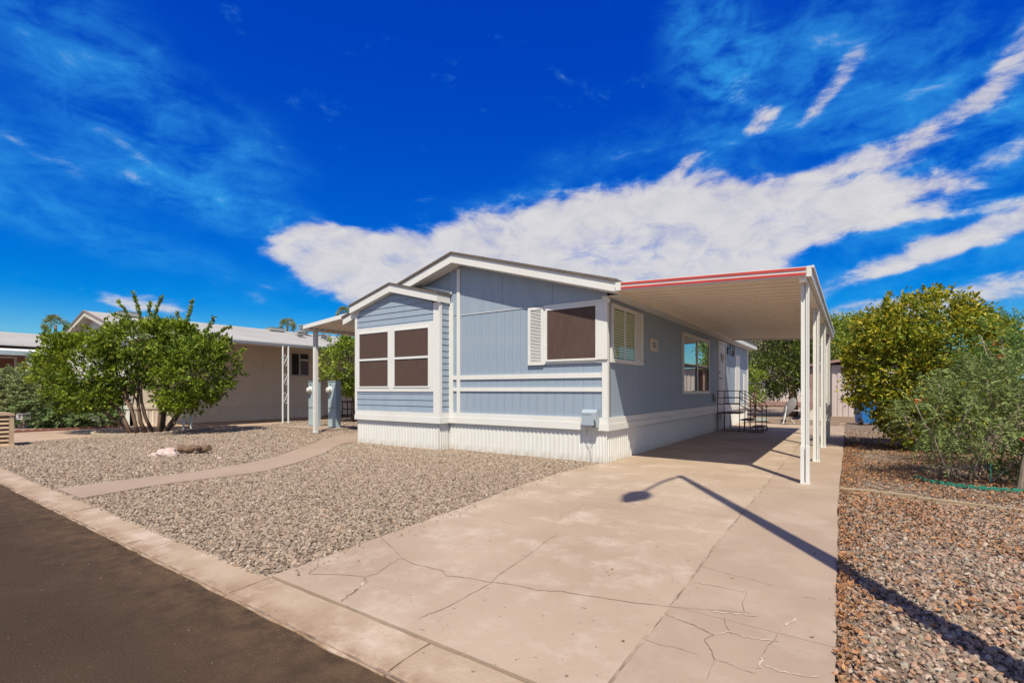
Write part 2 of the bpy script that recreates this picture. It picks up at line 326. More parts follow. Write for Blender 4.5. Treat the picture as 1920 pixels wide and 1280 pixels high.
joints = [1.893, 5.50, 9.7, 13.9, 18.0, 21.4]
for a, b in zip(joints[:-1], joints[1:]): slab('concrete_slab', lex, seamx, a + .003, b - .003, conc)
def rx(y): return float(np.interp(y, [2.0, 2.7, 5.5, 7.4, 11.5, 13, 21.4], [-.075, -.06, -.11, -.14, -.15, -.16, -.22])) + .004 * math.sin(y * 2.7)
for a, b in zip([1.893, 3.04, 7.6, 12.0, 16.4], [3.04, 7.6, 12.0, 16.4, 21.4]): slab('concrete_slab', seamx, rx, a + .003, b - .003, concr)
boxp('slab_joint_fill', crackm, drive, -3.4, -.25, 1.9, 21.38, -.09, -.002)
def ribbon(name, pts, w, m, z=.0145, parent=drive, jit=.5, sub=5, wob=1.1):
    """an irregular narrow strip (a crack or a smear of filler) following a line"""
    P = [Vector((x, y, 0)) for x, y in pts]; Q = []
    for a, b in zip(P[:-1], P[1:]):
        for i in range(sub): Q.append(a.lerp(b, i / sub))
    Q.append(P[-1]); vs = []
    for i, p in enumerate(Q):
        d = (Q[min(i + 1, len(Q) - 1)] - Q[max(i - 1, 0)]).normalized(); s = Vector((-d.y, d.x, 0))
        j = s * random.uniform(-1, 1) * w * wob * (0 < i < len(Q) - 1); ww = w * random.uniform(1 - jit, 1 + jit) * (.25 if i in (0, len(Q) - 1) else 1)
        vs += [p + j + s * ww / 2 + Vector((0, 0, z)), p + j - s * ww / 2 + Vector((0, 0, z))]
    return part(name, MB().add(vs, [(2 * i, 2 * i + 1, 2 * i + 3, 2 * i + 2) for i in range(len(Q) - 1)]), m, parent)
C = [[(-3.53, 2.96), (-3.38, 2.89), (-3.18, 2.81), (-2.95, 2.68), (-2.79, 2.64), (-2.58, 2.66), (-2.48, 2.66), (-2.38, 2.61), (-2.24, 2.67), (-2.06, 2.69), (-1.98, 2.73), (-1.86, 2.76), (-1.71, 2.77), (-1.59, 2.84), (-1.45, 2.87), (-1.27, 2.91), (-1.0, 2.99)],
     [(-2.06, 2.69), (-2.1, 2.88), (-2.13, 3.12), (-2.15, 3.32), (-2.19, 3.57), (-2.23, 3.77), (-2.22, 3.93)], [(-2.05, 2.68), (-2.05, 2.46), (-2.04, 2.27), (-2.06, 2.15), (-2.08, 2.03)],
     [(-2.95, 2.68), (-2.9, 2.54), (-2.84, 2.34), (-2.86, 2.26), (-3.01, 2.2), (-3.24, 2.06), (-3.32, 2.19), (-3.44, 2.28)], [(-2.85, 2.24), (-2.78, 2.21), (-2.7, 2.06), (-2.69, 2.0), (-2.64, 1.91)],
     [(-3.61, 4.03), (-3.39, 4.05), (-3.0, 4.01), (-2.73, 3.98)], [(-2.78, 5.41), (-2.35, 5.59), (-2.01, 5.46)], [(-2.59, 5.24), (-2.52, 4.86), (-2.55, 4.61), (-2.44, 4.32)], [(-2.3, 7.1), (-1.9, 7.0), (-1.5, 7.2), (-1.03, 7.1)]]
for i, c in enumerate(C): ribbon('crack', c, (.0055, .0045, .005, .005, .010, .003, .003, .003, .0025)[i], crackm)
for c in ([(-.93, 2.91), (-.81, 2.88), (-.73, 2.86), (-.62, 2.81), (-.65, 2.73), (-.59, 2.63), (-.56, 2.56), (-.55, 2.35)], [(-.62, 3.07), (-.59, 2.97), (-.54, 2.87)], [(-.57, 3.52), (-.56, 3.32), (-.53, 3.19)],
          [(-.95, 3.85), (-.76, 3.81), (-.68, 3.79), (-.58, 3.79), (-.44, 3.74)], [(-.28, 3.64), (-.22, 3.67), (-.13, 3.65)], [(-.93, 2.55), (-.83, 2.54), (-.75, 2.56), (-.63, 2.56)], [(-.56, 2.56), (-.51, 2.56), (-.43, 2.54), (-.37, 2.54)],
          [(-.33, 3.11), (-.34, 2.93), (-.36, 2.87), (-.37, 2.74)], [(-1.07, 2.98), (-.95, 3.01), (-.81, 3.07), (-.5, 3.21)]): ribbon('crack', c, .0026, crackm, .0165)
for c, w in (([(-.9, 2.90), (-.81, 2.88), (-.73, 2.86), (-.62, 2.81)], .006), ([(-.62, 2.81), (-.56, 2.9), (-.51, 2.89), (-.42, 2.9), (-.31, 2.93)], .009), ([(-.91, 3.5), (-.73, 3.53), (-.63, 3.53), (-.57, 3.53)], .008), ([(-.7, 3.10), (-.54, 3.17), (-.46, 3.19)], .012),
             ([(-.36, 2.65), (-.3, 2.63), (-.23, 2.64), (-.12, 2.68)], .008), ([(-.37, 2.74), (-.36, 2.65), (-.38, 2.59)], .011), ([(-.27, 3.3), (-.31, 3.15)], .012), ([(-2.78, 2.21), (-2.74, 2.1), (-2.71, 2.04)], .016)): ribbon('crack_filler', c, w, patchm, .0152)
ribbon('seam_sealant', [(seamx(y) + .004, y) for y in np.arange(1.95, 13, .35)], .013, seal, .0145, jit=.55, sub=4, wob=.3)

pathU = [(-8.83, 1.895), (-8.87, 2.62), (-8.84, 3.62), (-9.28, 5.02), (-10.54, 6.59), (-12.2, 8.6), (-12.6, 10.2), (-12.6, 16)]
pathL = [(-7.82, 1.895), (-8.02, 2.94), (-7.97, 4.31), (-9.0, 6.0), (-10.25, 7.35), (-10.45, 8.3), (-10.45, 10.2), (-10.45, 16)]
def smoothline(P, n=8):
    out = []
    for i in range(len(P) - 1):
        p0, p1, p2, p3 = (np.array(P[max(0, min(len(P) - 1, i + k))]) for k in (-1, 0, 1, 2))
        for t in np.arange(n) / n: out.append(tuple(.5 * ((2 * p1) + (-p0 + p2) * t + (2 * p0 - 5 * p1 + 4 * p2 - p3) * t * t + (-p0 + 3 * p1 - 3 * p2 + p3) * t ** 3)))
    return out + [P[-1]]
pU, pL = smoothline(pathU), smoothline(pathL)
pth = MB(); n = len(pU)
pth.add([(x, y, .012) for x, y in pU] + [(x, y, .012) for x, y in pL] + [(x, y, -.06) for x, y in pU] + [(x, y, -.06) for x, y in pL],
        [(i, i + 1, n + i + 1, n + i) for i in range(n - 1)] + [(i, i + 1, 2 * n + i + 1, 2 * n + i) for i in range(n - 1)] + [(n + i, n + i + 1, 3 * n + i + 1, 3 * n + i) for i in range(n - 1)] + [(0, n, 3 * n, 2 * n)])
tag(part('path', pth, pathm), kind='structure')
nbd = [(-21.35, 1.9), (-17.0, 1.9), (-17.1, 2.6), (-17.7, 4.2), (-17.75, 5.2), (-18.1, 7.0), (-18.2, 9.8), (-19.4, 12.1), (-19.4, 24), (-21.9, 24), (-21.9, 6.6), (-21.35, 6.4)]
sheet('neighbour_driveway', nbd, .006, farconc, .06)
yardbed = [(-17.0, 1.89)] + pU[:1] + pU[1:] + [(-12.7, 25), (-19.3, 25), (-19.4, 12.1), (-18.2, 9.8), (-18.1, 7.0), (-17.75, 5.2), (-17.7, 4.2), (-17.1, 2.6)]
yardbed2 = pL[:33] + [(-10.39, 7.99), (-7.5, 8.0), (-7.5, 8.3), (-3.72, 8.3)] + LE[::-1][2:]
sheet('gravel_bed', yardbed, -.018, bedm); sheet('gravel_bed', yardbed2, -.018, bedm)
rbed = [(rx(y), y) for y in np.arange(1.9, 21.4, .5)] + [(-.2, 25), (14, 25), (14, 1.89)]
sheet('mulch_bed', rbed, -.018, bedr)
lbed = [(-50, 1.9), (-21.45, 1.9), (-21.4, 6.5), (-50, 6.5)]
sheet('garden_bed', lbed, -.02, mat('pink_gravel_bed', (.36, .25, .20), .95, c2=(.22, .14, .11), scale=25, bump=.01, bscale=60))

# ---- loose stones and litter: geometry nodes scatter on precomputed points
def scatter(name, pts, scl, m, flat=(.55, .9), verts='stone', label=None, tilt=.6):
    me = bpy.data.meshes.new(name); me.vertices.add(len(pts)); me.vertices.foreach_set('co', np.asarray(pts, np.float32).ravel())
    a = me.attributes.new('siz', 'FLOAT_VECTOR', 'POINT'); a.data.foreach_set('vector', np.asarray(scl, np.float32).ravel())
    r = np.stack([rng.normal(0, tilt, len(pts)), rng.normal(0, tilt, len(pts)), rng.uniform(0, 6.28, len(pts))], 1)
    a = me.attributes.new('rot', 'FLOAT_VECTOR', 'POINT'); a.data.foreach_set('vector', r.astype(np.float32).ravel())
    o = bpy.data.objects.new(name, me); col.objects.link(o)
    g = bpy.data.node_groups.new(name + '_scatter', 'GeometryNodeTree'); g.interface.new_socket('Geometry', in_out='INPUT', socket_type='NodeSocketGeometry'); g.interface.new_socket('Geometry', in_out='OUTPUT', socket_type='NodeSocketGeometry')
    gi = g.nodes.new('NodeGroupInput'); go = g.nodes.new('NodeGroupOutput'); L = g.links.new
    iop = g.nodes.new('GeometryNodeInstanceOnPoints'); L(gi.outputs[0], iop.inputs['Points'])
    if verts == 'stone':
        ico = g.nodes.new('GeometryNodeMeshIcoSphere'); ico.inputs['Radius'].default_value = .5; ico.inputs['Subdivisions'].default_value = 2
        nz_ = g.nodes.new('ShaderNodeTexNoise'); nz_.inputs['Scale'].default_value = 1.7; nz_.inputs['Detail'].default_value = 1
        sub = g.nodes.new('ShaderNodeVectorMath'); sub.operation = 'SUBTRACT'; L(nz_.outputs['Color'], sub.inputs[0]); sub.inputs[1].default_value = (.5, .5, .5)
        mul = g.nodes.new('ShaderNodeVectorMath'); mul.operation = 'SCALE'; L(sub.outputs[0], mul.inputs[0]); mul.inputs['Scale'].default_value = .75
        sp = g.nodes.new('GeometryNodeSetPosition'); L(ico.outputs[0], sp.inputs[0]); L(mul.outputs[0], sp.inputs['Offset']); inst = sp.outputs[0]
    else:
        gr = g.nodes.new('GeometryNodeMeshGrid'); gr.inputs['Size X'].default_value = 1; gr.inputs['Size Y'].default_value = .5; gr.inputs['Vertices X'].default_value = 4; gr.inputs['Vertices Y'].default_value = 2
        ps = g.nodes.new('GeometryNodeInputPosition'); sx = g.nodes.new('ShaderNodeSeparateXYZ'); L(ps.outputs[0], sx.inputs[0])
        m1 = g.nodes.new('ShaderNodeMath'); m1.operation = 'MULTIPLY'; L(sx.outputs[0], m1.inputs[0]); L(sx.outputs[0], m1.inputs[1])
        m2 = g.nodes.new('ShaderNodeMath'); m2.operation = 'MULTIPLY'; L(m1.outputs[0], m2.inputs[0]); m2.inputs[1].default_value = 1.1
        # taper the ends so it reads as a leaf
        m3 = g.nodes.new('ShaderNodeMath'); m3.operation = 'MULTIPLY'; L(m1.outputs[0], m3.inputs[0]); L(sx.outputs[1], m3.inputs[1]); m4 = g.nodes.new('ShaderNodeMath'); m4.operation = 'MULTIPLY'; L(m3.outputs[0], m4.inputs[0]); m4.inputs[1].default_value = -3.4
        cx = g.nodes.new('ShaderNodeCombineXYZ'); L(m4.outputs[0], cx.inputs[1]); L(m2.outputs[0], cx.inputs[2]); sp = g.nodes.new('GeometryNodeSetPosition'); L(gr.outputs[0], sp.inputs[0]); L(cx.outputs[0], sp.inputs['Offset']); inst = sp.outputs[0]
    smt = g.nodes.new('GeometryNodeSetMaterial'); smt.inputs['Material'].default_value = m; L(inst, smt.inputs[0]); L(smt.outputs[0], iop.inputs['Instance'])
    for nm, sock in (('siz', 'Scale'), ('rot', 'Rotation')):
        na = g.nodes.new('GeometryNodeInputNamedAttribute'); na.data_type = 'FLOAT_VECTOR'; na.inputs['Name'].default_value = nm; L(na.outputs[0], iop.inputs[sock])
    L(iop.outputs[0], go.inputs[0]); md = o.modifiers.new('scatter', 'NODES'); md.node_group = g; me.materials.append(m)
    return tag(o, label, kind='stuff')
def pts_in(poly, dens, zj=.006, keep=None):
    P = np.array(poly); lo, hi = P.min(0), P.max(0); n = int((hi - lo).prod() * dens); q = rng.uniform(lo, hi, (n, 2)); q = q[inpoly(q, poly)]
    if keep is not None: q = q[rng.random(len(q)) < keep(q)]
    return np.c_[q, rng.uniform(-zj, zj, len(q)) - .010]
def sizes(n, lo, hi, flat=(.45, .85), pw=1.6):
    s = lo + (hi - lo) * rng.random(n) ** pw; return np.stack([s * rng.uniform(.9, 1.5, n), s * rng.uniform(.7, 1.1, n), s * rng.uniform(*flat, n)], 1)
gstops = [(0, (.11, .08, .06)), (.10, (.19, .14, .105)), (.28, (.27, .20, .15)), (.48, (.33, .25, .19)), (.62, (.25, .20, .155)), (.74, (.38, .295, .23)), (.84, (.18, .15, .12)), (.94, (.45, .37, .30)), (1, (.30, .18, .115))]
gmat = rand_mat('gravel_stone', gstops, .85)
gmatr = rand_mat('river_stone', [(0, (.09, .07, .055)), (.16, (.20, .15, .115)), (.34, (.29, .19, .135)), (.5, (.25, .205, .155)), (.66, (.36, .25, .185)), (.78, (.32, .17, .11)), (.94, (.45, .37, .30)), (1, (.20, .195, .165))], .75)
litm = rand_mat('leaf_litter', [(0, (.12, .06, .03)), (.3, (.27, .125, .058)), (.55, (.39, .18, .082)), (.8, (.22, .118, .07)), (1, (.46, .27, .13))], .85)
dd = lambda q: np.hypot(q[:, 0], q[:, 1])
near = pts_in(yardbed2, 2000); far_ = pts_in([p for p in yardbed if p[1] < 30], 1000, keep=lambda q: np.clip(1.35 - q[:, 1] / 13, .12, 1))
P_ = np.r_[near, far_]; dP = dd(P_)
scatter('gravel', P_, sizes(len(P_), .014, .040) * (1 + np.clip((dP - 7) / 14, 0, .6))[:, None], gmat)
big = pts_in([p for p in yardbed if p[1] < 12], 5); scatter('gravel', big, sizes(len(big), .05, .085), gmat)
rnear = pts_in([(rx(2), 1.9), (rx(8), 8.0), (7, 8.0), (7, 1.9)], 2300, keep=lambda q: np.clip(1.25 - .06 * q[:, 0], .2, 1)); rfar = pts_in([(rx(8), 8), (rx(20), 20), (12, 20), (12, 8)], 420)
P_ = np.r_[rnear, rfar]; scatter('gravel', P_, sizes(len(P_), .010, .042, pw=2.2), gmatr)
def litk(q):
    n = np.array([mnoise.noise(Vector((x * 1.1, y * 1.1, 3))) for x, y in q[:, :2]])
    e = np.exp(-((q[:, 0] + .1) / .16) ** 2) * 1.3
    return np.clip(.25 + n * 1.1 + e + (q[:, 1] > 6.5) * .22, .03, 1)
ll = pts_in([(rx(2) + .02, 1.9), (rx(8) + .02, 8), (rx(14) + .02, 15), (7, 15), (7, 1.9)], 760, keep=litk); ll[:, 2] += .030
scatter('leaf_litter', ll, np.repeat(rng.uniform(.018, .050, len(ll))[:, None], 3, 1), litm, verts='leaf', tilt=.45)
l2 = pts_in([(-3.9, 2), (-1, 2), (-1, 20), (-3.8, 8)], .8); l3 = pts_in([(-11, -3), (-2, -3), (-2, 1.5), (-11, 1.5)], 1.3); l4 = pts_in([(-1, 2), (-.15, 2.8), (-.2, 14), (-1, 14)], 2.2); l2[:, 2] = .02; l4[:, 2] = .02; l3[:, 2] = -.02
ll = np.r_[l2, l3, l4]; scatter('leaf_litter', ll, np.repeat(rng.uniform(.012, .030, len(ll))[:, None], 3, 1), litm, verts='leaf', tilt=.2)
gr = np.c_[rng.uniform(-11, -1.5, 900), 1.56 - np.abs(rng.normal(0, .5, 900)) ** 1.3, np.full(900, -.026)]; scatter('road_grit', gr[:420], sizes(420, .003, .009), rand_mat('grit_stone', [(0, (.05, .035, .025)), (.5, (.12, .085, .06)), (1, (.26, .20, .15))], .9))
eg = np.array([(x, 1.86 + abs(rng.normal(0, .03)) - .02, .006) for x in rng.uniform(-12, -3.5, 700)] + [(lex(y) + rng.normal(-.03, .03), y, .006) for y in rng.uniform(2.0, 8, 350)]); scatter('gravel', eg, sizes(len(eg), .012, .03), gmat)
sp_ = np.array([(lex(y) + abs(rng.normal(0, .14)), y, .018) for y in rng.uniform(2.0, 8, 170)]); scatter('gravel', sp_, sizes(170, .008, .020), gmat)
yy = 1.9 + 10 * rng.random(1500) ** 1.7; eg = np.array([(rx(y) + .012 + abs(rng.normal(0, .03)), y, .002) for y in yy]); scatter('gravel', eg, sizes(len(eg), .010, .026), gmatr)
eg[:, 2] += .022; scatter('leaf_litter', eg[:700], np.repeat(rng.uniform(.018, .045, 700)[:, None], 3, 1), litm, verts='leaf', tilt=.45)

# ------------------------------------------------------------------ the blue home
def skirt_panel_mesh(w, h, name='skirting_panel', m=skirt, pitch=.1, d=.014):
    """ribbed sheet in the XZ plane, front towards -Y"""
    pr = [(0, 0)]; x = 0
    while x < w - 1e-3:
        for dx, dy in ((pitch * .55, 0), (pitch * .65, -d), (pitch * .88, -d), (pitch, 0)): pr.append((min(w, x + dx), dy))
        x += pitch
    n = len(pr); return MB().add([(a, b, 0) for a, b in pr] + [(a, b, h) for a, b in pr], [(i, i + 1, n + i + 1, n + i) for i in range(n - 1)]).mesh(name, m)
home = thing('manufactured_home', 'light blue single storey home with white trim and ribbed white skirting', 'house', (-7.0, 8.4, 0))
X0, X1, XB, Y0, YB, YE = -10.39, -3.66, -7.50, 8.28, 7.95, 22.84
# core walls
gab = [(X0, .60), (X1, .60), (X1, 3.11), (-7.15, 4.105), (X0, 3.19)]
part('wall', MB().prism(gab, 'y', Y0 + .022, Y0 + .14), blue, home)
boxp('wall', blue, home, X1 - .14, X1 - .018, Y0 + .14, YE - .12, .60, 3.07)
part('foundation', MB().box(X0 + .03, X1 - .03, Y0 + .03, YE - .02, .0, .598), skirt, home); part('foundation', MB().box(X0 + .03, XB - .03, YB + .03, Y0 + .029, .0, .598), skirt, home)
boxp('wall', blue, home, X0, X0 + .12, Y0 + .14, YE - .12, .02, 3.12)
part('wall', MB().prism(gab, 'y', YE - .12, YE), blue, home)
bgab = [(X0, .60), (XB, .60), (XB, 3.26), (-8.99, 3.64), (X0, 3.28)]
part('wall', MB().prism(bgab, 'y', YB + .025, Y0 + .02), blue, home)
# vertical siding planks on the front
pw, gp = .2032, .005
pk = MB().box(gp / 2, pw - gp / 2, 0, .018, 0, 2.17).mesh('siding_plank', blue)
x = X1 - .07 - pw
k = 0
while x > XB - .02:
    put('siding_plank', pk, home, (max(x, XB + .0), Y0, .83)); x -= pw
for a, b in ((XB, -7.26), (-7.17, -6.02), (-6.02, -4.81), (-4.81, X1)):
    def top(x): return 4.112 - .2846 * abs(x + 7.15)
    part('gable_panel', MB().prism([(a + .003, 3.008), (b - .003, 3.008), (b - .003, top(b) - .01), (a + .003, top(a) - .01)], 'y', Y0 - .006, Y0 + .02), blue, home)
# side planks
sk_ = MB().box(0, .018, gp / 2, pw - gp / 2, 0, 2.24).mesh('siding_plank', blue)
y = Y0 + .02
while y < YE - .1:
    if not (17.15 < y + pw / 2 < 18.4): put('siding_plank', sk_, home, (X1 - .018, y, .83))
    y += pw
# skirting, belt boards
sp = skirt_panel_mesh(.40, .6)
def skrun(x0, x1, y):
    x = x0
    while x < x1 - .02:
        o = put('skirting_panel', sp, home, (x, y, .0)); o.scale.x = min(.40, x1 - x) / .40; x += .40
skrun(X0 + .03, XB - .018, YB + .02); skrun(XB - .02, X1 - .008, Y0 + .015)
sps = skirt_panel_mesh(.40, .6, pitch=.1)
y = Y0 + .010
while y < YE - .2:
    o = put('skirting_panel', sps, home, (X1 - .012, y, 0)); o.rotation_euler.z = R_(90); y += .40
o = put('skirting_panel', sps, home, (XB - .022, YB + .015, 0)); o.rotation_euler.z = R_(90); o.scale.x = .27 / .4
def belt(x0, x1, y0, y1, d1=.045, d2=.022):
    pass
for nm, z0, z1, d in (('belt_board', .598, .712, .05), ('belt_board', .716, .832, .030)):
    part(nm, MB().box(X0 - .01, XB + d, YB - d, YB + .02, z0, z1), white, home)
    part(nm, MB().box(XB - .02, XB + d, YB + .021, Y0 - d, z0, z1), white, home)
    part(nm, MB().box(XB - .02, X1 + d, Y0 - d + .001, Y0 + .019, z0, z1), white, home)
    part(nm, MB().box(X1 - .01, X1 + d, Y0 + .02, YE, z0, z1), white, home)
    part(nm, MB().box(X0 - .03, X0 - .011, YB, YE, z0, z1), white, home)
boxp('trim_board', white, home, XB + .12, X1 - .091, Y0 - .026, Y0 - .001, 1.312, 1.392)
boxp('trim_board', white, home, XB + .12, X1 - .091, Y0 - .026, Y0 - .001, 1.568, 1.662)
boxp('corner_board', white, home, X1 - .09, X1 + .022, Y0 - .03, Y0 + .0, .834, 3.05)
boxp('corner_board', white, home, X1, X1 + .022, Y0 + .001, Y0 + .05, .834, 3.05)
boxp('corner_board', white, home, XB + .002, XB + .12, Y0 - .028, Y0 - .001, .834, 3.30)
boxp('batten', white, home, -7.262, -7.172, Y0 - .03, Y0 - .007, .834, 4.05)
boxp('seam_flashing', white, home, -7.16, -5.40, Y0 - .012, Y0 - .0065, 2.998, 3.010)
# front window with sun screen and louvred shutter
def frame_parts(parent, x0, x1, z0, z1, y, w, d, m=white, name='window_frame'):
    mb = MB(); mb.box(x0, x1, y - d, y, z1 - w, z1).box(x0, x1, y - d, y, z0, z0 + w).box(x0, x0 + w, y - d, y, z0 + w, z1 - w).box(x1 - w, x1, y - d, y, z0 + w, z1 - w)
    return part(name, mb, m, parent)
w = boxp('window', screen, home, -4.90, -3.87, Y0 - .050, Y0 - .034, 1.93, 2.89)
frame_parts(w, -4.935, -3.83, 1.895, 2.925, Y0 - .034, .036, .028)
mb = MB().box(-4.99, -3.60, Y0 - .034, Y0 - .0005, 2.926, 3.00).box(-4.99, -3.745, Y0 - .034, Y0 - .0005, 1.845, 1.894).box(-4.99, -4.936, Y0 - .034, Y0 - .0005, 1.894, 2.926)
part('window_surround', mb, white, w)
boxp('window_panel', white, w, -3.829, -3.632, Y0 - .060, Y0 - .031, 1.90, 2.925)
for hz in (2.15, 2.72): boxp('hinge', grey_steel, w, -4.952, -4.940, Y0 - .045, Y0 - .035, hz, hz + .03)
sh = frame_parts(home, -5.352, -4.991, 1.835, 2.985, Y0 - .012, .055, .038, name='shutter')
for i in range(36):
    z = 1.90 + i * .0285
    part('louvre', MB().add([(-5.297, Y0 - .045, z), (-5.046, Y0 - .045, z), (-5.046, Y0 - .018, z + .026), (-5.297, Y0 - .018, z + .026), (-5.297, Y0 - .037, z - .003), (-5.046, Y0 - .037, z - .003), (-5.046, Y0 - .013, z + .022), (-5.297, Y0 - .013, z + .022)], [(0, 1, 2, 3), (4, 7, 6, 5), (0, 4, 5, 1), (2, 6, 7, 3), (0, 3, 7, 4), (1, 5, 6, 2)]), white, sh)
# bay front: lap boards
def lap(x0, x1, z, y, e=.138, name='siding_board'):
    return MB().prism([(y - .016, z), (y - .004, z + e), (y + .022, z + e), (y + .022, z)], 'x', x0, x1)
z = .833
while z < 1.30: part('siding_board', lap(-10.33, -7.67, z + .002, YB, min(.136, 1.30 - z)), blue, home); z += .138
z = 2.873 + .04; z0b = 2.873
part('siding_board', lap(-10.33, -7.67, z0b, YB, .042), blue, home)
while z < 3.62:
    e = min(.136, 3.64 - z)
    hw = lambda zz: (3.65 - zz) / .257
    a = max(-10.33, -8.99 - hw(z)); b = min(-7.67, -8.99 + hw(z)); a2 = max(-10.33, -8.99 - hw(z + e)); b2 = min(-7.67, -8.99 + hw(z + e))
    vs = [(a, YB - .016, z), (b, YB - .016, z), (b2, YB - .004, z + e), (a2, YB - .004, z + e), (a, YB + .022, z), (b, YB + .022, z), (b2, YB + .022, z + e), (a2, YB + .022, z + e)]
    part('siding_board', MB().add(vs, [(0, 1, 2, 3), (4, 7, 6, 5), (0, 4, 5, 1), (2, 6, 7, 3), (0, 3, 7, 4), (1, 5, 6, 2)]), blue, home); z += .138
# bay side face
z = .833
while z < 3.2:
    part('siding_board', MB().prism([(XB + .016, z + .002), (XB + .004, z + .136), (XB - .02, z + .136), (XB - .02, z + .002)], 'y', YB + .06, Y0 - .055), blue, home) if False else part('siding_board', MB().add([(XB + .016, YB + .06, z + .002), (XB + .016, Y0 - .04, z + .002), (XB + .004, Y0 - .04, z + .137), (XB + .004, YB + .06, z + .137), (XB - .02, YB + .06, z + .002), (XB - .02, Y0 - .04, z + .002), (XB - .02, Y0 - .04, z + .137), (XB - .02, YB + .06, z + .137)], [(0, 1, 2, 3), (4, 7, 6, 5), (0, 4, 5, 1), (2, 6, 7, 3), (0, 3, 7, 4), (1, 5, 6, 2)]), blue, home)
    z += .138
boxp('corner_board', white, home, -7.665, XB + .024, YB - .026, YB + .002, .834, 3.29)
boxp('corner_board', white, home, XB + .0005, XB + .024, YB + .003, YB + .055, .834, 3.25)
boxp('corner_board', white, home, XB - .001, XB + .022, Y0 - .035, Y0 - .0285, .834, 3.25)
boxp('corner_board', white, home, X0 - .024, -10.335, YB - .026, YB + .002, .834, 3.26)
# bay windows
bw = part('bay_window_surround', MB().box(-10.334, -7.666, YB - .030, YB + .001, 2.775, 2.872).box(-10.334, -7.666, YB - .030, YB + .001, 1.300, 1.392).box(-10.334, -10.262, YB - .030, YB + .001, 1.393, 2.774)
          .box(-9.118, -8.962, YB - .030, YB + .001, 1.393, 2.774).box(-7.778, -7.666, YB - .030, YB + .001, 1.393, 2.774), white, home)
for a, b in ((-10.26, -9.12), (-8.96, -7.78)):
    f = frame_parts(home, a, b, 1.393, 2.773, YB - .008, .035, .034, alu, 'window')
    boxp('meeting_rail', alu, f, a + .036, b - .036, YB - .045, YB - .009, 2.062, 2.112)
    boxp('sun_screen', screen, f, a + .036, b - .036, YB - .030, YB - .010, 2.113, 2.737); boxp('sun_screen', screen, f, a + .036, b - .036, YB - .030, YB - .010, 1.429, 2.061)
# side windows
def side_window(y0, y1, z0, z1, fr=.07, kind='plain'):
    mb = MB(); xw, xo = X1 + .001, X1 + .045
    mb.box(xw, xo, y0, y1, z1 - fr, z1).box(xw, xo, y0, y1, z0, z0 + fr).box(xw, xo, y0, y0 + fr, z0 + fr, z1 - fr).box(xw, xo, y1 - fr, y1, z0 + fr, z1 - fr)
    return part('window', mb, white, home)
w1 = side_window(8.40, 10.04, 1.85, 2.94, .075)
boxp('window_backing', dark, w1, X1 + .001, X1 + .006, 8.475, 9.60, 1.925, 2.865)
boxp('mullion', alu, w1, X1 + .012, X1 + .042, 9.02, 9.06, 1.925, 2.865)
boxp('mullion', alu, w1, X1 + .012, X1 + .042, 9.57, 9.60, 1.925, 2.865)
for i in range(17):
    z = 1.985 + i * .053
    part('blind_slat', MB().add([(X1 + .009, 8.48, z - .028), (X1 + .009, 9.565, z - .028), (X1 + .024, 9.565, z + .006), (X1 + .024, 8.48, z + .006), (X1 + .008, 8.48, z - .025), (X1 + .008, 9.565, z - .025), (X1 + .023, 9.565, z + .009), (X1 + .023, 8.48, z + .009)], [(0, 1, 2, 3), (4, 7, 6, 5), (0, 4, 5, 1), (2, 6, 7, 3)]), blind, w1)
boxp('pane', glassy, w1, X1 + .027, X1 + .030, 8.476, 9.019, 1.926, 2.864); boxp('pane', glassy, w1, X1 + .027, X1 + .030, 9.061, 9.569, 1.926, 2.864)
shr = boxp('shutter', white, home, X1 + .003, X1 + .028, 9.605, 9.963, 1.928, 2.862)
for i in range(28): boxp('louvre', white, shr, X1 + .028, X1 + .036, 9.65, 9.92, 1.965 + i * .031, 1.982 + i * .031)
w2 = side_window(13.02, 15.90, 1.225, 2.86, .085)
boxp('window_backing', dark, w2, X1 + .001, X1 + .010, 13.106, 15.814, 1.311, 2.774)
for a, b in ((13.106, 14.40), (14.52, 15.814)):
    boxp('pane', mirror, w2, X1 + .018, X1 + .021, a + .03, b - .03, 2.03, 2.774); boxp('pane', mirror, w2, X1 + .014, X1 + .017, a + .03, b - .03, 1.311, 1.969)
    boxp('sash', brown_iron, w2, X1 + .012, X1 + .034, a, b, 1.970, 2.029); boxp('sash', brown_iron, w2, X1 + .012, X1 + .034, a, a + .029, 1.311, 1.969); boxp('sash', brown_iron, w2, X1 + .012, X1 + .034, b - .029, b, 1.311, 1.969)
boxp('mullion', white, w2, X1 + .011, X1 + .040, 14.401, 14.519, 1.311, 2.774)
vp = boxp('vent_plate', tan_metal, home, X1 + .002, X1 + .020, 10.54, 11.06, 2.20, 2.48)
for i in range(5): boxp('vent_slot', grey_steel, vp, X1 + .020, X1 + .030, 10.70, 10.92, 2.285 + i * .026, 2.302 + i * .026)
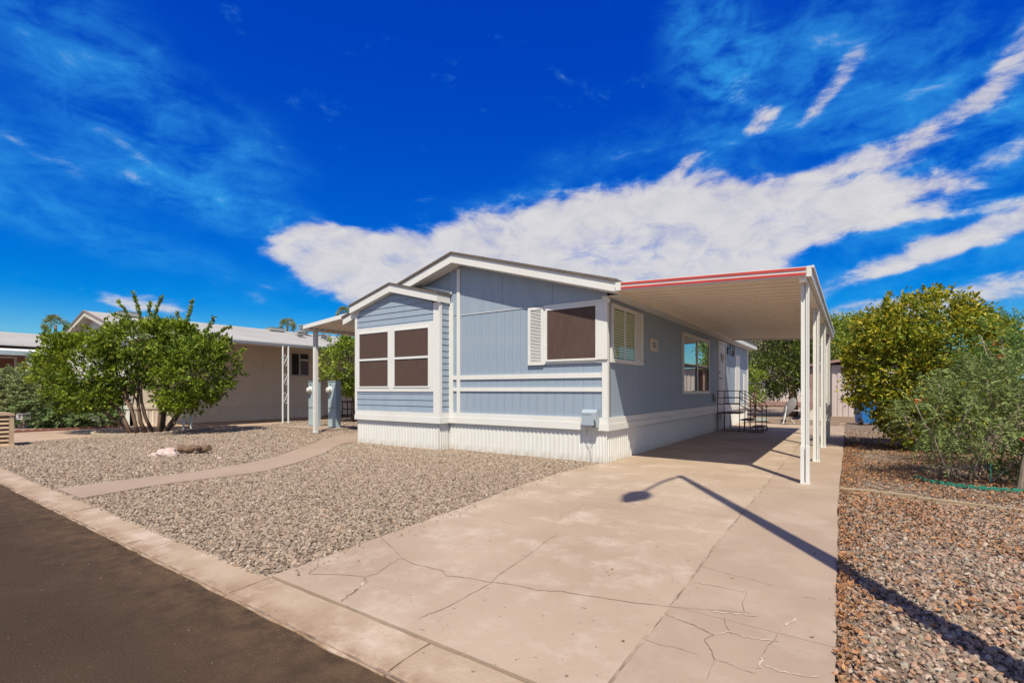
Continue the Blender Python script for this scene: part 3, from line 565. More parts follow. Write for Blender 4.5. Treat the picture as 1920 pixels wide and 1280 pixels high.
# door, dryer vent, hose bib
dr = part('door_frame', MB().box(X1 - .017, X1 + .03, 17.16, 17.24, .834, 2.98).box(X1 - .017, X1 + .03, 18.31, 18.39, .834, 2.98).box(X1 - .017, X1 + .03, 17.241, 18.309, 2.90, 2.98), white, home)
door = boxp('door', mat('door_paint', (.62, .60, .57), .5), home, X1 - .017, X1 + .008, 17.245, 18.305, .834, 2.895)
for z in (.95, 1.75): boxp('door_panel', mat('door_paint', 0), door, X1 + .0085, X1 + .016, 17.40, 18.15, z, z + .65)
part('handle', MB().tube([(X1 + .01, 17.38, 1.72), (X1 + .07, 17.38, 1.72), (X1 + .07, 17.50, 1.72)], .014), black, door)
part('handle', MB().tube([(X1 + .009, 17.38, 1.92), (X1 + .04, 17.38, 1.92)], .028), black, door)
mb = MB()
for i in range(12):
    t = i / 12 * 2 * math.pi; mb.tube([(X1 + .03, 17.78 + .16 * math.sin(t) , 2.42 + .14 * math.cos(t) + .05 * abs(math.sin(t))), (X1 + .03, 17.78 + .16 * math.sin(t + .53), 2.42 + .14 * math.cos(t + .53) + .05 * abs(math.sin(t + .53)))], .035, 6)
wr = part('wreath', mb, white); tag(wr, 'white ring wreath hanging on the shaded side door', 'wreath')
part('dryer_vent', MB().box(X1 + .001, X1 + .06, 16.45, 16.75, .96, 1.22).box(X1 + .05, X1 + .10, 16.50, 16.70, .98, 1.10), grey_steel, home)
boxp('corner_board', white, home, X1 + .001, X1 + .022, YE - .25, YE + .01, .834, 3.04)
for a, b, z0, z1 in ((20.1, 20.95, .84, 2.66), (21.75, 22.25, .84, 1.98)): boxp('closet_door', white, home, X1 + .001, X1 + .024, a, b, z0, z1)
lan = part('wall_lantern', MB().box(X1 + .002, X1 + .03, 18.60, 18.72, 2.60, 2.86).tube([(X1 + .03, 18.66, 2.78), (X1 + .16, 18.66, 2.84), (X1 + .20, 18.66, 2.76)], .014), black, home)
part('lantern_cage', MB().tube([(X1 + .20, 18.66, 2.76), (X1 + .20, 18.66, 2.72), (X1 + .20, 18.66, 2.56), (X1 + .20, 18.66, 2.50)], [.02, .05, .035, .01], 6), black, lan)
fr_ = MB(); 
for q in ((19.0, 19.02, 2.62, 2.98), (19.78, 19.80, 2.62, 2.98), (19.0, 19.8, 2.62, 2.64), (19.0, 19.8, 2.96, 2.98)): fr_.box(X1 + .02, X1 + .04, *q)
tag(part('wire_frame', fr_, black), 'thin black rectangular wire frame hung on the blue wall past the side door', 'wall frame')
# roof
def slopez(x): return 4.30 - .2846 * abs(x + 7.15)
for sgn, xe in ((1, -3.33), (-1, -10.97)):
    part('roof', MB().prism([(-7.15, 4.30), (xe, slopez(xe)), (xe, slopez(xe) + .045), (-7.15, 4.345)], 'y', YB - .03, YE + .35), shingle, home)
    xf = xe - .02 * sgn
    part('rake_board', MB().prism([(-7.15, 4.11), (-7.15, 4.297), (xf, slopez(xf) - .003), (xf, slopez(xf) - .180)], 'y', YB, YB + .03), white, home)
    part('rake_board', MB().prism([(-7.15, 4.11), (-7.15, 4.297), (xf, slopez(xf) - .003), (xf, slopez(xf) - .180)], 'y', YE + .29, YE + .32), white, home)
    part('eave_fascia', MB().box(*sorted((xf, xf - .03 * sgn)), YB + .031, YE + .289, slopez(xf) - .175, slopez(xf) - .012), white, home)
    xw = X1 if sgn > 0 else X0
    part('soffit', MB().prism([(-7.15, 4.10), (xf - .031 * sgn, slopez(xf) - .185), (xf - .031 * sgn, slopez(xf) - .165), (-7.15, 4.12)], 'y', YB + .031, Y0 - .007), white, home)
    part('soffit', MB().box(*sorted((xw + .0 * sgn, xf - .031 * sgn)), Y0 - .006, YE + .289, slopez(xf) - .182, slopez(xf) - .166), white, home)
def bz(x): return 3.845 - .257 * abs(x + 8.99)
for sgn, xe in ((1, -7.44), (-1, -10.52)):
    part('roof', MB().prism([(-8.99, 3.845), (xe, bz(xe)), (xe, bz(xe) + .04), (-8.99, 3.885)], 'y', YB - .15, Y0 - .008 if sgn > 0 else 8.9), shingle, home)
    xf = xe - .015 * sgn
    part('rake_board', MB().prism([(-8.99, 3.665), (-8.99, 3.843), (xf, bz(xf) - .002), (xf, bz(xf) - .172)], 'y', YB - .125, YB - .095), white, home)
    part('soffit', MB().prism([(-8.99, 3.655), (xf, bz(xf) - .182), (xf, bz(xf) - .168), (-8.99, 3.669)], 'y', YB - .094, YB - .001), white, home)
part('eave_fascia', MB().box(-7.475, -7.455, YB - .094, Y0 - .037, bz(-7.455) - .165, bz(-7.455) - .01), white, home)
part('wall_flashing', MB().prism([(-8.75, 3.845), (-7.40, 3.50), (-7.40, 3.56), (-8.60, 3.87)], 'y', Y0 - .034, Y0 - .031), white, home)
# cable box on the front
cb = thing('utility_box', 'small grey blue utility box mounted low on the front wall by the corner', 'utility box', (-3.98, Y0 - .05, .72))
part('housing', MB().prism([(Y0 - .031, .66), (Y0 - .16, .66), (Y0 - .18, .70), (Y0 - .18, .93), (Y0 - .13, .985), (Y0 - .031, .985)], 'x', -4.09, -3.80), greyblue, cb)
boxp('lid_lip', greyblue, cb, -4.075, -3.90, Y0 - .188, Y0 - .1805, .90, .925); part('cable', MB().tube([(-3.83, Y0 - .19, .80), (-3.80, Y0 - .20, .74), (-3.85, Y0 - .19, .66)], .009, 6), black, cb)
part('cable', MB().tube([(-4.04, Y0 - .055, .66), (-4.05, Y0 - .06, .45), (-3.99, Y0 - .03, .25), (-3.95, Y0 - .03, .0)], .005, 5), grey_steel, cb)

# ------------------------------------------------------------------ carport
cp = thing('carport', 'white attached carport over the driveway with two red stripes along its fascia', 'carport', (-1.9, 12.8, 0))
CX0, CX1, CY0, CY1 = -3.34, -.48, 7.90, 17.86
def ctz(x, z0=3.06, z1=2.93): return z0 + (z1 - z0) * (x - CX0) / (CX1 - CX0)
npan = 33; pwid = (CY1 - CY0 - .06) / npan
prof = [(0, -.006), (.006, .05), (.046, .05), (.052, -.006), (pwid / 2 - .03, 0), (pwid / 2 - .022, .032), (pwid / 2 + .022, .032), (pwid / 2 + .03, 0), (pwid, -.006)]
n = len(prof); mb = MB().add([(CX0 + .03, a, ctz(CX0 + .03) + b) for a, b in prof] + [(CX1 - .04, a, ctz(CX1 - .04) + b) for a, b in prof] + [(CX0 + .03, a, ctz(CX0) + b + .085) for a, b in prof[:1] + prof[-1:]] + [(CX1 - .04, a, ctz(CX1) + b + .085) for a, b in prof[:1] + prof[-1:]],
                [(i, i + 1, n + i + 1, n + i) for i in range(n - 1)] + [(2 * n, 2 * n + 2, 2 * n + 3, 2 * n + 1)])
pan = mb.mesh('roof_pan', cpan)
for i in range(npan): put('roof_pan', pan, cp, (0, CY0 + .03 + i * pwid, 0))
# front fascia: white channel with two red ribs
def strip(name, m, y0, y1, dz0, dz1, x0=CX0, x1=CX1):
    return part(name, MB().add([(x0, y0, ctz(x0) + dz0), (x1, y0, ctz(x1) + dz0), (x1, y1, ctz(x1) + dz0), (x0, y1, ctz(x0) + dz0), (x0, y0, ctz(x0) + dz1), (x1, y0, ctz(x1) + dz1), (x1, y1, ctz(x1) + dz1), (x0, y1, ctz(x0) + dz1)], [(0, 3, 2, 1), (4, 5, 6, 7), (0, 1, 5, 4), (1, 2, 6, 5), (2, 3, 7, 6), (3, 0, 4, 7)]), m, cp)
strip('fascia', white, CY0, CY0 + .03, -.012, .128)
strip('fascia_stripe', red, CY0 - .010, CY0 - .0005, .080, .116, CX0 + .10, CX1 - .05); strip('fascia_stripe', red, CY0 - .010, CY0 - .0005, .006, .044, CX0 + .10, CX1 - .05)
strip('fascia', white, CY1 - .03, CY1, -.05, .128)
part('gutter', MB().box(CX1 - .04, CX1 + .02, CY0 - .012, CY1 + .01, 2.915, 3.062), white, cp)
part('gutter', MB().box(CX1 + .0201, CX1 + .05, CY0 - .02, CY1 + .012, 3.03, 3.062), white, cp)
part('beam', MB().box(CX1 - .13, CX1 - .041, CY0 + .031, CY1 - .031, 2.86, 2.925), cpan, cp)
part('wall_channel', MB().box(CX0 - .0, CX0 + .03, CY0 + .031, CY1 - .031, 3.02, 3.15), cpan, cp)
def post(parent, x, y, ztop, w=.10, sleeve=0, m=white):
    # two flanged legs with a groove between them
    mb = MB(); h = w / 2
    mb.box(x - h, x - .012, y - .045, y + .045, 0.012, ztop).box(x + .012, x + h, y - .045, y + .045, .012, ztop).box(x - .012, x + .012, y - .02, y + .02, .012, ztop)
    for sx in (-h, h - .012): mb.box(x + sx, x + sx + .012, y - .055, y - .0451, .012, ztop)
    p = part('post', mb, m, parent)
    if sleeve: part('post_sleeve', MB().box(x - h - .006, x - .010, y - .062, y + .05, .012, sleeve).box(x + .010, x + h + .006, y - .062, y + .05, .012, sleeve), m, p)
    boxp('post_foot', alu, p, x - h - .01, x + h + .01, y - .06, y + .06, .0125, .03)
    return p
for i, y in enumerate((8.11, 10.71, 13.40, 16.02)): post(cp, -.55, y, 2.86, .10, .55 if i == 0 else 0)

# ------------------------------------------------------------------ left awning of the blue home
aw = thing('patio_awning', 'small white sloping patio awning on one post at the left side of the blue home', 'awning', (-12.5, 10, 0))
AX0, AX1, AY0, AY1 = -13.86, -10.95, 8.66, 13.5
def az_(x): return 3.215 + .085 * (x - AX0)
mb = MB(); y = AY0 + .03; nn = 24; dw = (AY1 - AY0 - .03) / nn
pr = []
for i in range(nn): pr += [(y + i * dw, 0), (y + i * dw + .05, .035), (y + i * dw + .09, .035), (y + i * dw + .13, 0)]
pr.append((AY1, 0)); n = len(pr)
mb.add([(AX0 + .02, a, az_(AX0 + .02) + b) for a, b in pr] + [(AX1, a, az_(AX1) + b) for a, b in pr], [(i, i + 1, n + i + 1, n + i) for i in range(n - 1)])
part('roof_deck', mb, cpan, aw)
for dz0, dz1, d in ((-.01, .048, .03), (.052, .11, .022)):
    part('fascia', MB().add([(AX0, AY0 - d, az_(AX0) + dz0), (AX1, AY0 - d, az_(AX1) + dz0), (AX1, AY0 + .029, az_(AX1) + dz0), (AX0, AY0 + .029, az_(AX0) + dz0), (AX0, AY0 - d, az_(AX0) + dz1), (AX1, AY0 - d, az_(AX1) + dz1), (AX1, AY0 + .029, az_(AX1) + dz1), (AX0, AY0 + .029, az_(AX0) + dz1)], [(0, 3, 2, 1), (4, 5, 6, 7), (0, 1, 5, 4), (1, 2, 6, 5), (2, 3, 7, 6), (3, 0, 4, 7)]), white, aw)
post(aw, -13.72, 8.98, 3.17, .125); 
part('beam', MB().box(-13.82, -13.66, AY0 + .03, AY1, 3.15, 3.215), cpan, aw)
part('bracket', MB().tube([(-13.70, 9.0, 3.02), (-13.35, 9.0, 3.03), (-13.35, 9.0, 3.16)], .022, 6), white, aw)

# ------------------------------------------------------------------ utility pedestals
pd = tag(boxp('concrete_pad', pathm, None, -16.65, -13.95, 9.45, 10.65, -.05, .05), 'low pale concrete pad beneath the two blue utility pedestals', 'concrete pad')
def pedestal(x, label):
    t = thing('utility_pedestal', label, 'utility box', (x, 10.2, .05), 0, 'pale blue utility pedestals on the pad')
    lp = lambda nm, mb, m, sm=False, par=t: lput(nm, mb.mesh(nm, m, sm), par)
    lp('cabinet', MB().box(-.23, .23, .0, .17, .0, 1.58), pale_blue)
    lp('door', MB().box(-.215, .215, -.02, -.001, .68, 1.54), pale_blue); lp('door', MB().box(-.215, .215, -.018, -.001, .03, .65), pale_blue); lp('latch_bar', MB().box(-.215, .215, -.03, -.0005, .655, .675), grey_steel)
    lp('meter', MB().tube([(-.10, -.02, 1.28), (-.10, -.05, 1.28)], .125, 20), alu, True)
    lp('meter_dome', MB().tube([(-.10, -.05, 1.28), (-.10, -.13, 1.28), (-.10, -.155, 1.28)], [.105, .095, .06], 20), mat('meter_glass', (.55, .54, .48), .15), True)
    lp('cap', MB().box(-.24, .24, -.025, .18, 1.581, 1.60), pale_blue); lp('label_plate', MB().box(-.12, -.04, -.026, -.0205, 1.46, 1.49), black)
pedestal(-15.78, 'pale blue utility pedestal with round meter, left of the awning post'); pedestal(-14.62, 'pale blue utility pedestal with round meter, between the awning post and the small tree')

# ------------------------------------------------------------------ left neighbour's home
nb = thing('manufactured_home', 'beige ranch home with long pale grey roof beyond the round leafy bush', 'house', (-25.5, 12, 0))
NX1, NX0, NY0, NY1 = -21.72, -29.3, 6.65, 27.0
def nz_(x): return 4.54 - .26 * abs(x + 25.5)
g2 = [(NX0, .0), (NX1, .0), (NX1, 3.42), (-25.5, 4.40), (NX0, 3.42)]
part('wall', MB().prism(g2, 'y', NY0, NY0 + .15), mat('pale_wall', (.66, .63, .60), .6), nb); boxp('wall', cream, nb, NX1 - .15, NX1 - .012, NY0 + .151, 14.45, 0, 3.42); boxp('wall', cream, nb, NX1 - 1.1, NX1 - .95, 14.45, NY1, 0, 3.42)
boxp('wall', cream, nb, NX1 - .95, NX1 - .152, 14.30, 14.44, 0, 3.42); boxp('wall', cream, nb, NX0, NX0 + .15, NY0 + .151, NY1, 0, 3.42); part('wall', MB().prism(g2, 'y', NY1, NY1 + .15), cream, nb)
pm = MB().box(0, .012, .003, 1.217, 0, 2.7).mesh('wall_panel', cream); y = NY0 + .1
while y < 14.3 - .5: o = put('wall_panel', pm, nb, (NX1 - .012, y, .70)); y += 1.22
sp2 = skirt_panel_mesh(.40, .62, 'skirting_panel', cream, .2, .012); y = NY0
while y < 14.3: o = put('skirting_panel', sp2, nb, (NX1 + .0, y, 0)); o.rotation_euler.z = R_(90); y += .40
sp3 = skirt_panel_mesh(.40, .62, 'skirting_panel', skirt, .2, .02); x = NX0
while x < NX1 - .2: put('skirting_panel', sp3, nb, (x, NY0 - .002, 0)); x += .40
boxp('belt_board', cream, nb, NX1 + .0005, NX1 + .03, NY0, 14.3, .622, .74); boxp('belt_board', white, nb, NX0, NX1 + .03, NY0 - .04, NY0 - .001, .622, .76)
for a, b in ((-25.5, -21.2), (-29.8, -25.5)):
    lo = a if a < -26 else b
    part('roof', MB().prism([(-25.5, 4.50), (lo, nz_(lo) - .04), (lo, nz_(lo)), (-25.5, 4.54)], 'y', NY0 - .38, NY1 + .4), roofgrey, nb)
    part('rake_board', MB().prism([(-25.5, 4.32), (-25.5, 4.497), (lo, nz_(lo) - .043), (lo, nz_(lo) - .22)], 'y', NY0 - .35, NY0 - .32), tan_metal, nb)
    part('rake_edge', MB().prism([(-25.5, 4.542), (-25.5, 4.56), (lo, nz_(lo) + .018), (lo, nz_(lo) + .002)], 'y', NY0 - .39, NY0 - .33), rose, nb)
    part('soffit', MB().prism([(-25.5, 4.31), (lo, nz_(lo) - .235), (lo, nz_(lo) - .222), (-25.5, 4.325)], 'y', NY0 - .319, NY0 - .001), tan_metal, nb)
nw = boxp('window_frame', tan_metal, nb, NX1 + .001, NX1 + .03, 12.88, 13.86, 1.98, 3.12)
boxp('pane', dark, nw, NX1 + .0305, NX1 + .036, 12.95, 13.30, 2.05, 3.05); boxp('pane', mat('grey_pane', (.12, .11, .10), .2), nw, NX1 + .0305, NX1 + .036, 13.38, 13.79, 2.05, 2.72); boxp('pane', dark, nw, NX1 + .0305, NX1 + .036, 13.38, 13.79, 2.82, 3.05)
boxp('window_trim', white, nw, NX1 + .0365, NX1 + .05, 13.32, 13.36, 2.0, 3.08); boxp('window_trim', white, nw, NX1 + .0365, NX1 + .05, 13.36, 13.82, 2.73, 2.80)
# the neighbour's long awning
na = thing('side_awning', 'long beige side awning of the left home held by paired white scroll posts', 'awning', (-20, 12, 0))
part('roof_deck', MB().prism([(-21.66, 3.25), (-18.50, 3.14), (-18.50, 3.19), (-21.66, 3.30)], 'y', 6.5, 26), cpan, na)
part('fascia', MB().box(-18.50, -18.44, 6.47, 26, 3.07, 3.145), alu, na); part('gutter', MB().box(-18.50, -18.41, 6.46, 26, 3.150, 3.20), white, na); part('fascia', MB().box(-21.6, -18.501, 6.45, 6.49, 3.10, 3.27), alu, na)
part('beam', MB().box(-18.66, -18.51, 6.6, 26, 3.05, 3.12), cpan, na)
for y in (7.15, 10.64, 14.6, 19.0):
    for dy in (0, .23): part('post', MB().tube([(-18.46, y + dy, .01), (-18.46, y + dy, 3.07)], .033, 8), alu, na)
    for z in (1.0, 1.75, 2.5):
        pts = [(-18.46, y + .115 + .085 * math.sin(t * 1.0) * (1 if t < math.pi else 1), z - .22 + .44 * t / (2 * math.pi)) for t in np.linspace(0, 2 * math.pi, 9)]
        part('scroll', MB().tube([(-18.46, y + .03, z - .2), (-18.46, y + .2, z + .2)], .012, 5).tube(pts, .012, 5), alu, na)
def roof_vent(x, y, z, h, s, label):
    t = thing('roof_vent', label, 'vent', (x, y, z - .05), 0, 'vents on the grey roof')
    lput('pipe', MB().box(-s * .4, s * .4, -s * .4, s * .4, 0, h).mesh('pipe', grey_steel), t)
    for i in range(3 if h > .3 else 1): lput('cap', MB().box(-s * .75, s * .75, -s * .75, s * .75, h - .02 - i * .14, h + .03 - i * .14).mesh('cap', grey_steel), t)
roof_vent(-24.74, 15.48, 4.34, .55, .34, 'tall stacked grey vent on the neighbouring grey roof, seen beside the palm'); roof_vent(-23.79, 14.67, 4.10, .32, .24, 'short grey vent just left of the tall stacked roof vent'); roof_vent(-23.84, 16.12, 4.11, .28, .28, 'lone grey vent on the roof behind the awning post')
for (x, y, lb) in ((-25.2, 14.1, 'low flat skylight at the ridge of the neighbouring grey roof, near the palm'), (-25.1, 7.6, 'low dark skylight at the ridge of the grey roof, above the leafy bush')):
    t = thing('skylight', lb, 'skylight', (x, y, nz_(x))); lput('frame', MB().box(-.3, .3, -.4, .4, -.02, .12).mesh('frame', grey_steel), t); lput('dome', MB().box(-.25, .25, -.35, .35, .121, .17).mesh('dome', mat('smoke_dome', (.1, .12, .14), .2)), t)

# ------------------------------------------------------------------ far left home
fl = thing('manufactured_home', 'cream home with ribbed grey roof and porch at the far left edge', 'house', (-40, 5, 0))
boxp('wall', mat('tan_wall', (.42, .29, .215), .7), fl, -42.0, -34.6, .4, 15, 0, 3.2)
for i in range(32):
    pass
part('roof', MB().prism([(-38.2, 4.46), (-33.9, 3.50), (-33.9, 3.55), (-38.2, 4.51)], 'y', -2, 16), roofgrey, fl); part('roof', MB().prism([(-38.2, 4.46), (-42.5, 3.50), (-42.5, 3.55), (-38.2, 4.51)], 'y', -2, 16), roofgrey, fl)
rb_ = MB().add([(-38.2, -.02, 4.512), (-33.9, -.02, 3.552), (-33.9, .02, 3.552), (-38.2, .02, 4.512), (-38.2, -.01, 4.54), (-33.9, -.01, 3.58), (-33.9, .01, 3.58), (-38.2, .01, 4.54)], [(0, 1, 5, 4), (4, 5, 6, 7), (7, 6, 2, 3)]).mesh('roof_rib', roofgrey)
for i in range(16): put('roof_rib', rb_, fl, (0, -1 + i * 1.0, 0))
part('porch_roof', MB().prism([(-34.5, 3.30), (-31.6, 3.02), (-31.6, 3.12), (-34.5, 3.42)], 'y', 0, 12), white, fl); boxp('porch_fascia', pale_blue, fl, -31.6, -31.55, 0, 12, 2.93, 3.13)
for y in (2.2, 5.72, 9.5): boxp('porch_post', white, fl, -31.85, -31.65, y, y + .2, 0, 2.93)
wf = boxp('window_frame', white, fl, -34.6, -34.55, 4.9, 5.9, 1.8, 3.0); boxp('pane', mat('amber_pane', (.22, .09, .05), .3), wf, -34.549, -34.54, 5.0, 5.8, 1.9, 2.9); boxp('skirting_panel', white, fl, -34.59, -34.5, .4, 15, 0, .9)
boxp('partition', mat('tan_wall', 0), fl, -34.5, -34.3, 6.1, 6.2, .9, 3.0)

# ------------------------------------------------------------------ right-hand neighbour (seen in the window reflection and through the shrubs)
rn = thing('manufactured_home', 'cream ribbed home glimpsed between shrubs at the right edge', 'house', (12.5, 20, 0))
boxp('wall', mat('cream_wall', (.60, .51, .42), .7), rn, 9.02, 16, 11, 27, .02, 2.75)
pmm = MB().box(-.018, 0, .01, .29, 0, 2.7).mesh('wall_panel', mat('cream_wall', 0)); 
for i in range(53): put('wall_panel', pmm, rn, (9.02, 11.05 + i * .30, .03))
part('roof', MB().prism([(8.5, 2.80), (12.5, 3.7), (16.5, 2.80), (16.5, 2.72), (12.5, 3.6), (8.5, 2.68)], 'y', 10.6, 27.4), roofgrey, rn); boxp('eave_fascia', white, rn, 8.46, 8.499, 10.6, 27.4, 2.62, 2.80)
wr_ = boxp('window_frame', white, rn, 8.97, 9.0, 19.0, 21.0, 1.0, 2.1); boxp('pane', dark, wr_, 8.96, 8.969, 19.1, 20.9, 1.1, 2.0)

# ------------------------------------------------------------------ plants
def rand_unit(n):
    v = rng.normal(size=(n, 3)); return v / np.linalg.norm(v, axis=1, keepdims=True)
def leaf_mesh(name, pos, dirs, L, W, m, fold=.25):
    n = len(pos); d = dirs / np.linalg.norm(dirs, axis=1, keepdims=True); s = np.cross(d, rand_unit(n)); s /= np.linalg.norm(s, axis=1, keepdims=True) + 1e-9; nn_ = np.cross(d, s)
    L = np.asarray(L)[:, None] if np.ndim(L) else L; W = np.asarray(W)[:, None] if np.ndim(W) else W
    a = pos; b = pos + d * L * .45 + s * W * .5 + nn_ * W * fold; c = pos + d * L; e = pos + d * L * .45 - s * W * .5 + nn_ * W * fold
    V = np.stack([a, b, c, e], 1).reshape(-1, 3); i = np.arange(n)[:, None] * 4; F = np.concatenate([i + [[0, 1, 2]], i + [[0, 2, 3]]], 1).reshape(-1, 3)
    return np_mesh(name, V, F, m)
def crown_clusters(blobs, dens, seed=0, thr=-.12, shell=.55, nscale=1.6, lumpy=.22):
    P = []; Nn = []; bl = [np.array(b, float) for b in blobs]
    for b in bl:
        c, r = b[:3], b[3:6]; area = 4 * math.pi * ((r[0] * r[1]) ** 1.6 / 3 + (r[0] * r[2]) ** 1.6 / 3 + (r[1] * r[2]) ** 1.6 / 3) ** (1 / 1.6); n = int(area * dens)
        u = rand_unit(n); rad = shell + (1.06 - shell) * rng.random(n) ** .6
        lump = np.array([mnoise.noise(Vector(x * 2.3 + seed + c.sum())) for x in u]); rad *= 1 + lumpy * lump
        p = c + u * r * rad[:, None]; nr = u / r; nr /= np.linalg.norm(nr, axis=1, keepdims=True)
        inside = np.zeros(n, bool)
        for b2 in bl:
            if b2 is b: continue
            q = (p - b2[:3]) / b2[3:6]; inside |= (q ** 2).sum(1) < .36
        nz = np.array([mnoise.noise(Vector(x * nscale) + Vector((seed, 0, 0))) for x in p]); k = (~inside) & (nz > thr) & (p[:, 2] > .05)
        P.append(p[k]); Nn.append(nr[k])
    return np.concatenate(P), np.concatenate(Nn)
def foliage(name, parent, C_, Nr, per, spread, L, W, m, up=.25, rnd=.8, droop=0.):
    n = len(C_) * per; c = np.repeat(C_, per, 0); o = np.repeat(Nr, per, 0); pos = c + rng.normal(0, spread, (n, 3)); pos[:, 2] = np.maximum(pos[:, 2], .03)
    d = o * .7 + rand_unit(n) * rnd + [0, 0, up - droop]; s = rng.uniform(.65, 1.25, n)
    return lput(name, leaf_mesh(name, pos, d, L * s, W * s, m), parent)
def shoot_leaves(stems, step, L, W, m, name, parent):
    pos = []; dr_ = []
    for st in stems:
        st = [Vector(p) for p in st]
        for a, b in zip(st[:-1], st[1:]):
            k = max(1, int((b - a).length / step))
            for i in range(k):
                for _ in range(3): pos.append(tuple(a.lerp(b, (i + random.random()) / k))); v = (b - a).normalized() * .5 + Vector(rand_unit(1)[0]) * .9; dr_.append(tuple(v))
    return lput(name, leaf_mesh(name, np.array(pos), np.array(dr_), np.full(len(pos), L) * rng.uniform(.7, 1.2, len(pos)), W, m), parent)
def limb(p0, p1, bend=.15, n=6):
    p0, p1 = Vector(p0), Vector(p1); o = Vector(rand_unit(1)[0]) * bend * (p1 - p0).length; return [p0.lerp(p1, t) + o * math.sin(math.pi * t) + Vector(rng.normal(0, .012, 3)) for t in np.linspace(0, 1, n)]

leafA = rand_mat('citrus_leaf', [(0, (.035, .07, .010)), (.35, (.10, .165, .014)), (.7, (.20, .28, .020)), (.92, (.32, .40, .035)), (1, (.45, .40, .05))], .55, 'island', .40, .35, big=(.55, (.28, .34, .02), .5))
leafB = rand_mat('yellowing_citrus_leaf', [(0, (.05, .08, .010)), (.22, (.14, .20, .016)), (.5, (.32, .33, .022)), (.8, (.56, .46, .030)), (1, (.70, .50, .04))], .5, 'island', .38, .4, big=(.8, (.18, .25, .02), .6))
leafC = rand_mat('bright_citrus_leaf', [(0, (.07, .12, .012)), (.4, (.18, .26, .024)), (.8, (.30, .38, .035)), (1, (.45, .46, .06))], .42, 'island', .3, .5)
feath = rand_mat('feathery_leaf', [(0, (.07, .105, .03)), (.4, (.155, .21, .06)), (.75, (.25, .31, .095)), (1, (.36, .42, .15))], .6, 'island', .25, .3)
feath2 = rand_mat('grey_green_leaf', [(0, (.12, .15, .055)), (.5, (.23, .26, .10)), (1, (.38, .40, .18))], .6, 'island', .3, .3, big=(.5, (.14, .25, .09), .6))
oliv = rand_mat('olive_leaf', [(0, (.09, .09, .05)), (.5, (.21, .20, .11)), (1, (.36, .33, .19))], .6, 'island', .25, .3)
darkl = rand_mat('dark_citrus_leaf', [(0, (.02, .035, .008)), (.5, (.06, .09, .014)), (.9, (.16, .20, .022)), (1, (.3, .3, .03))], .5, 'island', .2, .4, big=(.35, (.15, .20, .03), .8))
farl = rand_mat('distant_tree_leaf', [(0, (.07, .11, .02)), (.5, (.16, .23, .035)), (1, (.26, .34, .06))], .6, 'island', .25, .3)

# the round bush in the gravel yard
t = thing('citrus_bush', 'wide rounded green citrus bush with many bare stems, ringed by scalloped stones', 'bush', (-17.9, 5.9, 0), YAW)
bl = [(-1.9, 0, 2.05, 1.22, 1.2, .92), (-.1, .2, 2.75, 1.35, 1.2, .85), (1.55, 0, 2.0, 1.05, 1.2, 1.05), (-.7, .3, 2.0, .9, 1.0, .65), (-1.6, -.2, 1.12, .95, .9, .42), (1.25, -.2, 1.08, .72, .8, .42), (2.0, .1, 2.65, .45, .7, .5), (-2.15, 0, 2.7, .5, .7, .30), (.6, .3, 3.05, .8, .8, .45)]
Cc, Nr = crown_clusters(bl, 40, 3, thr=-.06, nscale=2.6, lumpy=.40)
foliage('crown', t, Cc, Nr, 15, .065, .125, .062, leafA)
Ci, Ni = crown_clusters([(b[0], b[1], b[2], b[3] * .62, b[4] * .62, b[5] * .62) for b in bl], 16, 4, thr=-.35, shell=.3); foliage('inner_foliage', t, Ci, Ni, 8, .11, .10, .05, leafA)
sh_ = [[(-.4, 0, 3.2), (-.62, 0, 3.75), (-.95, .1, 4.12)], [(-.1, 0, 3.3), (-.25, 0, 3.9), (-.4, 0, 4.35)], [(.2, 0, 3.4), (.35, 0, 3.9), (.5, 0, 4.22)], [(.15, .1, 3.4), (.1, 0, 3.8), (.12, 0, 4.05)], [(1.1, 0, 3.1), (1.35, 0, 3.7), (1.42, 0, 4.12)], [(2.1, 0, 3.0), (2.4, 0, 3.2), (2.65, 0, 3.30)], [(2.4, 0, 2.2), (2.8, 0, 2.45), (3.05, 0, 2.6)], [(-2.9, 0, 2.3), (-3.2, 0, 2.35), (-3.5, 0, 2.42)], [(-2.6, 0, 3.0), (-3.0, 0, 3.0), (-3.2, 0, 3.05)], [(.9, 0, 3.1), (1.0, 0, 3.5), (.95, 0, 3.75)], [(-1.5, 0, 3.0), (-1.7, 0, 3.2), (-2.0, 0, 3.35)], [(1.8, 0, 3.1), (2.0, 0, 3.35), (2.1, 0, 3.6)]]
shoot_leaves(sh_, .018, .10, .048, leafA, 'shoot', t)
mb = MB()
for bx, tx, tz, r in ((-.35, -1.9, 1.6, .06), (-.25, -1.1, 2.0, .055), (-.5, -2.4, 1.3, .045), (-.05, -.25, 1.7, .06), (.05, .1, 2.2, .05), (.35, .55, 1.9, .075), (.5, 1.5, 1.8, .07), (.45, .9, 2.3, .06), (.6, 1.9, 1.4, .05), (-.15, -.6, 1.2, .05)):
    pts = limb((bx, random.uniform(-.2, .2), -.03), (tx, random.uniform(-.3, .3), tz), .12); mb.tube(pts, [r * .88 * (1.25 - .75 * i / 5) for i in range(6)], 7)
    for k in range(2): q = pts[3 + k]; mb.tube(limb(q, q + Vector((random.uniform(-.7, .7), random.uniform(-.4, .4), .8)), .1, 4), [r * .5, r * .4, r * .3, r * .15], 5)
lput('stem', mb.mesh('stem', bark, True), t)
for st in sh_: lput('twig', MB().tube(st, [.012, .009, .004], 5).mesh('twig', bark), t)
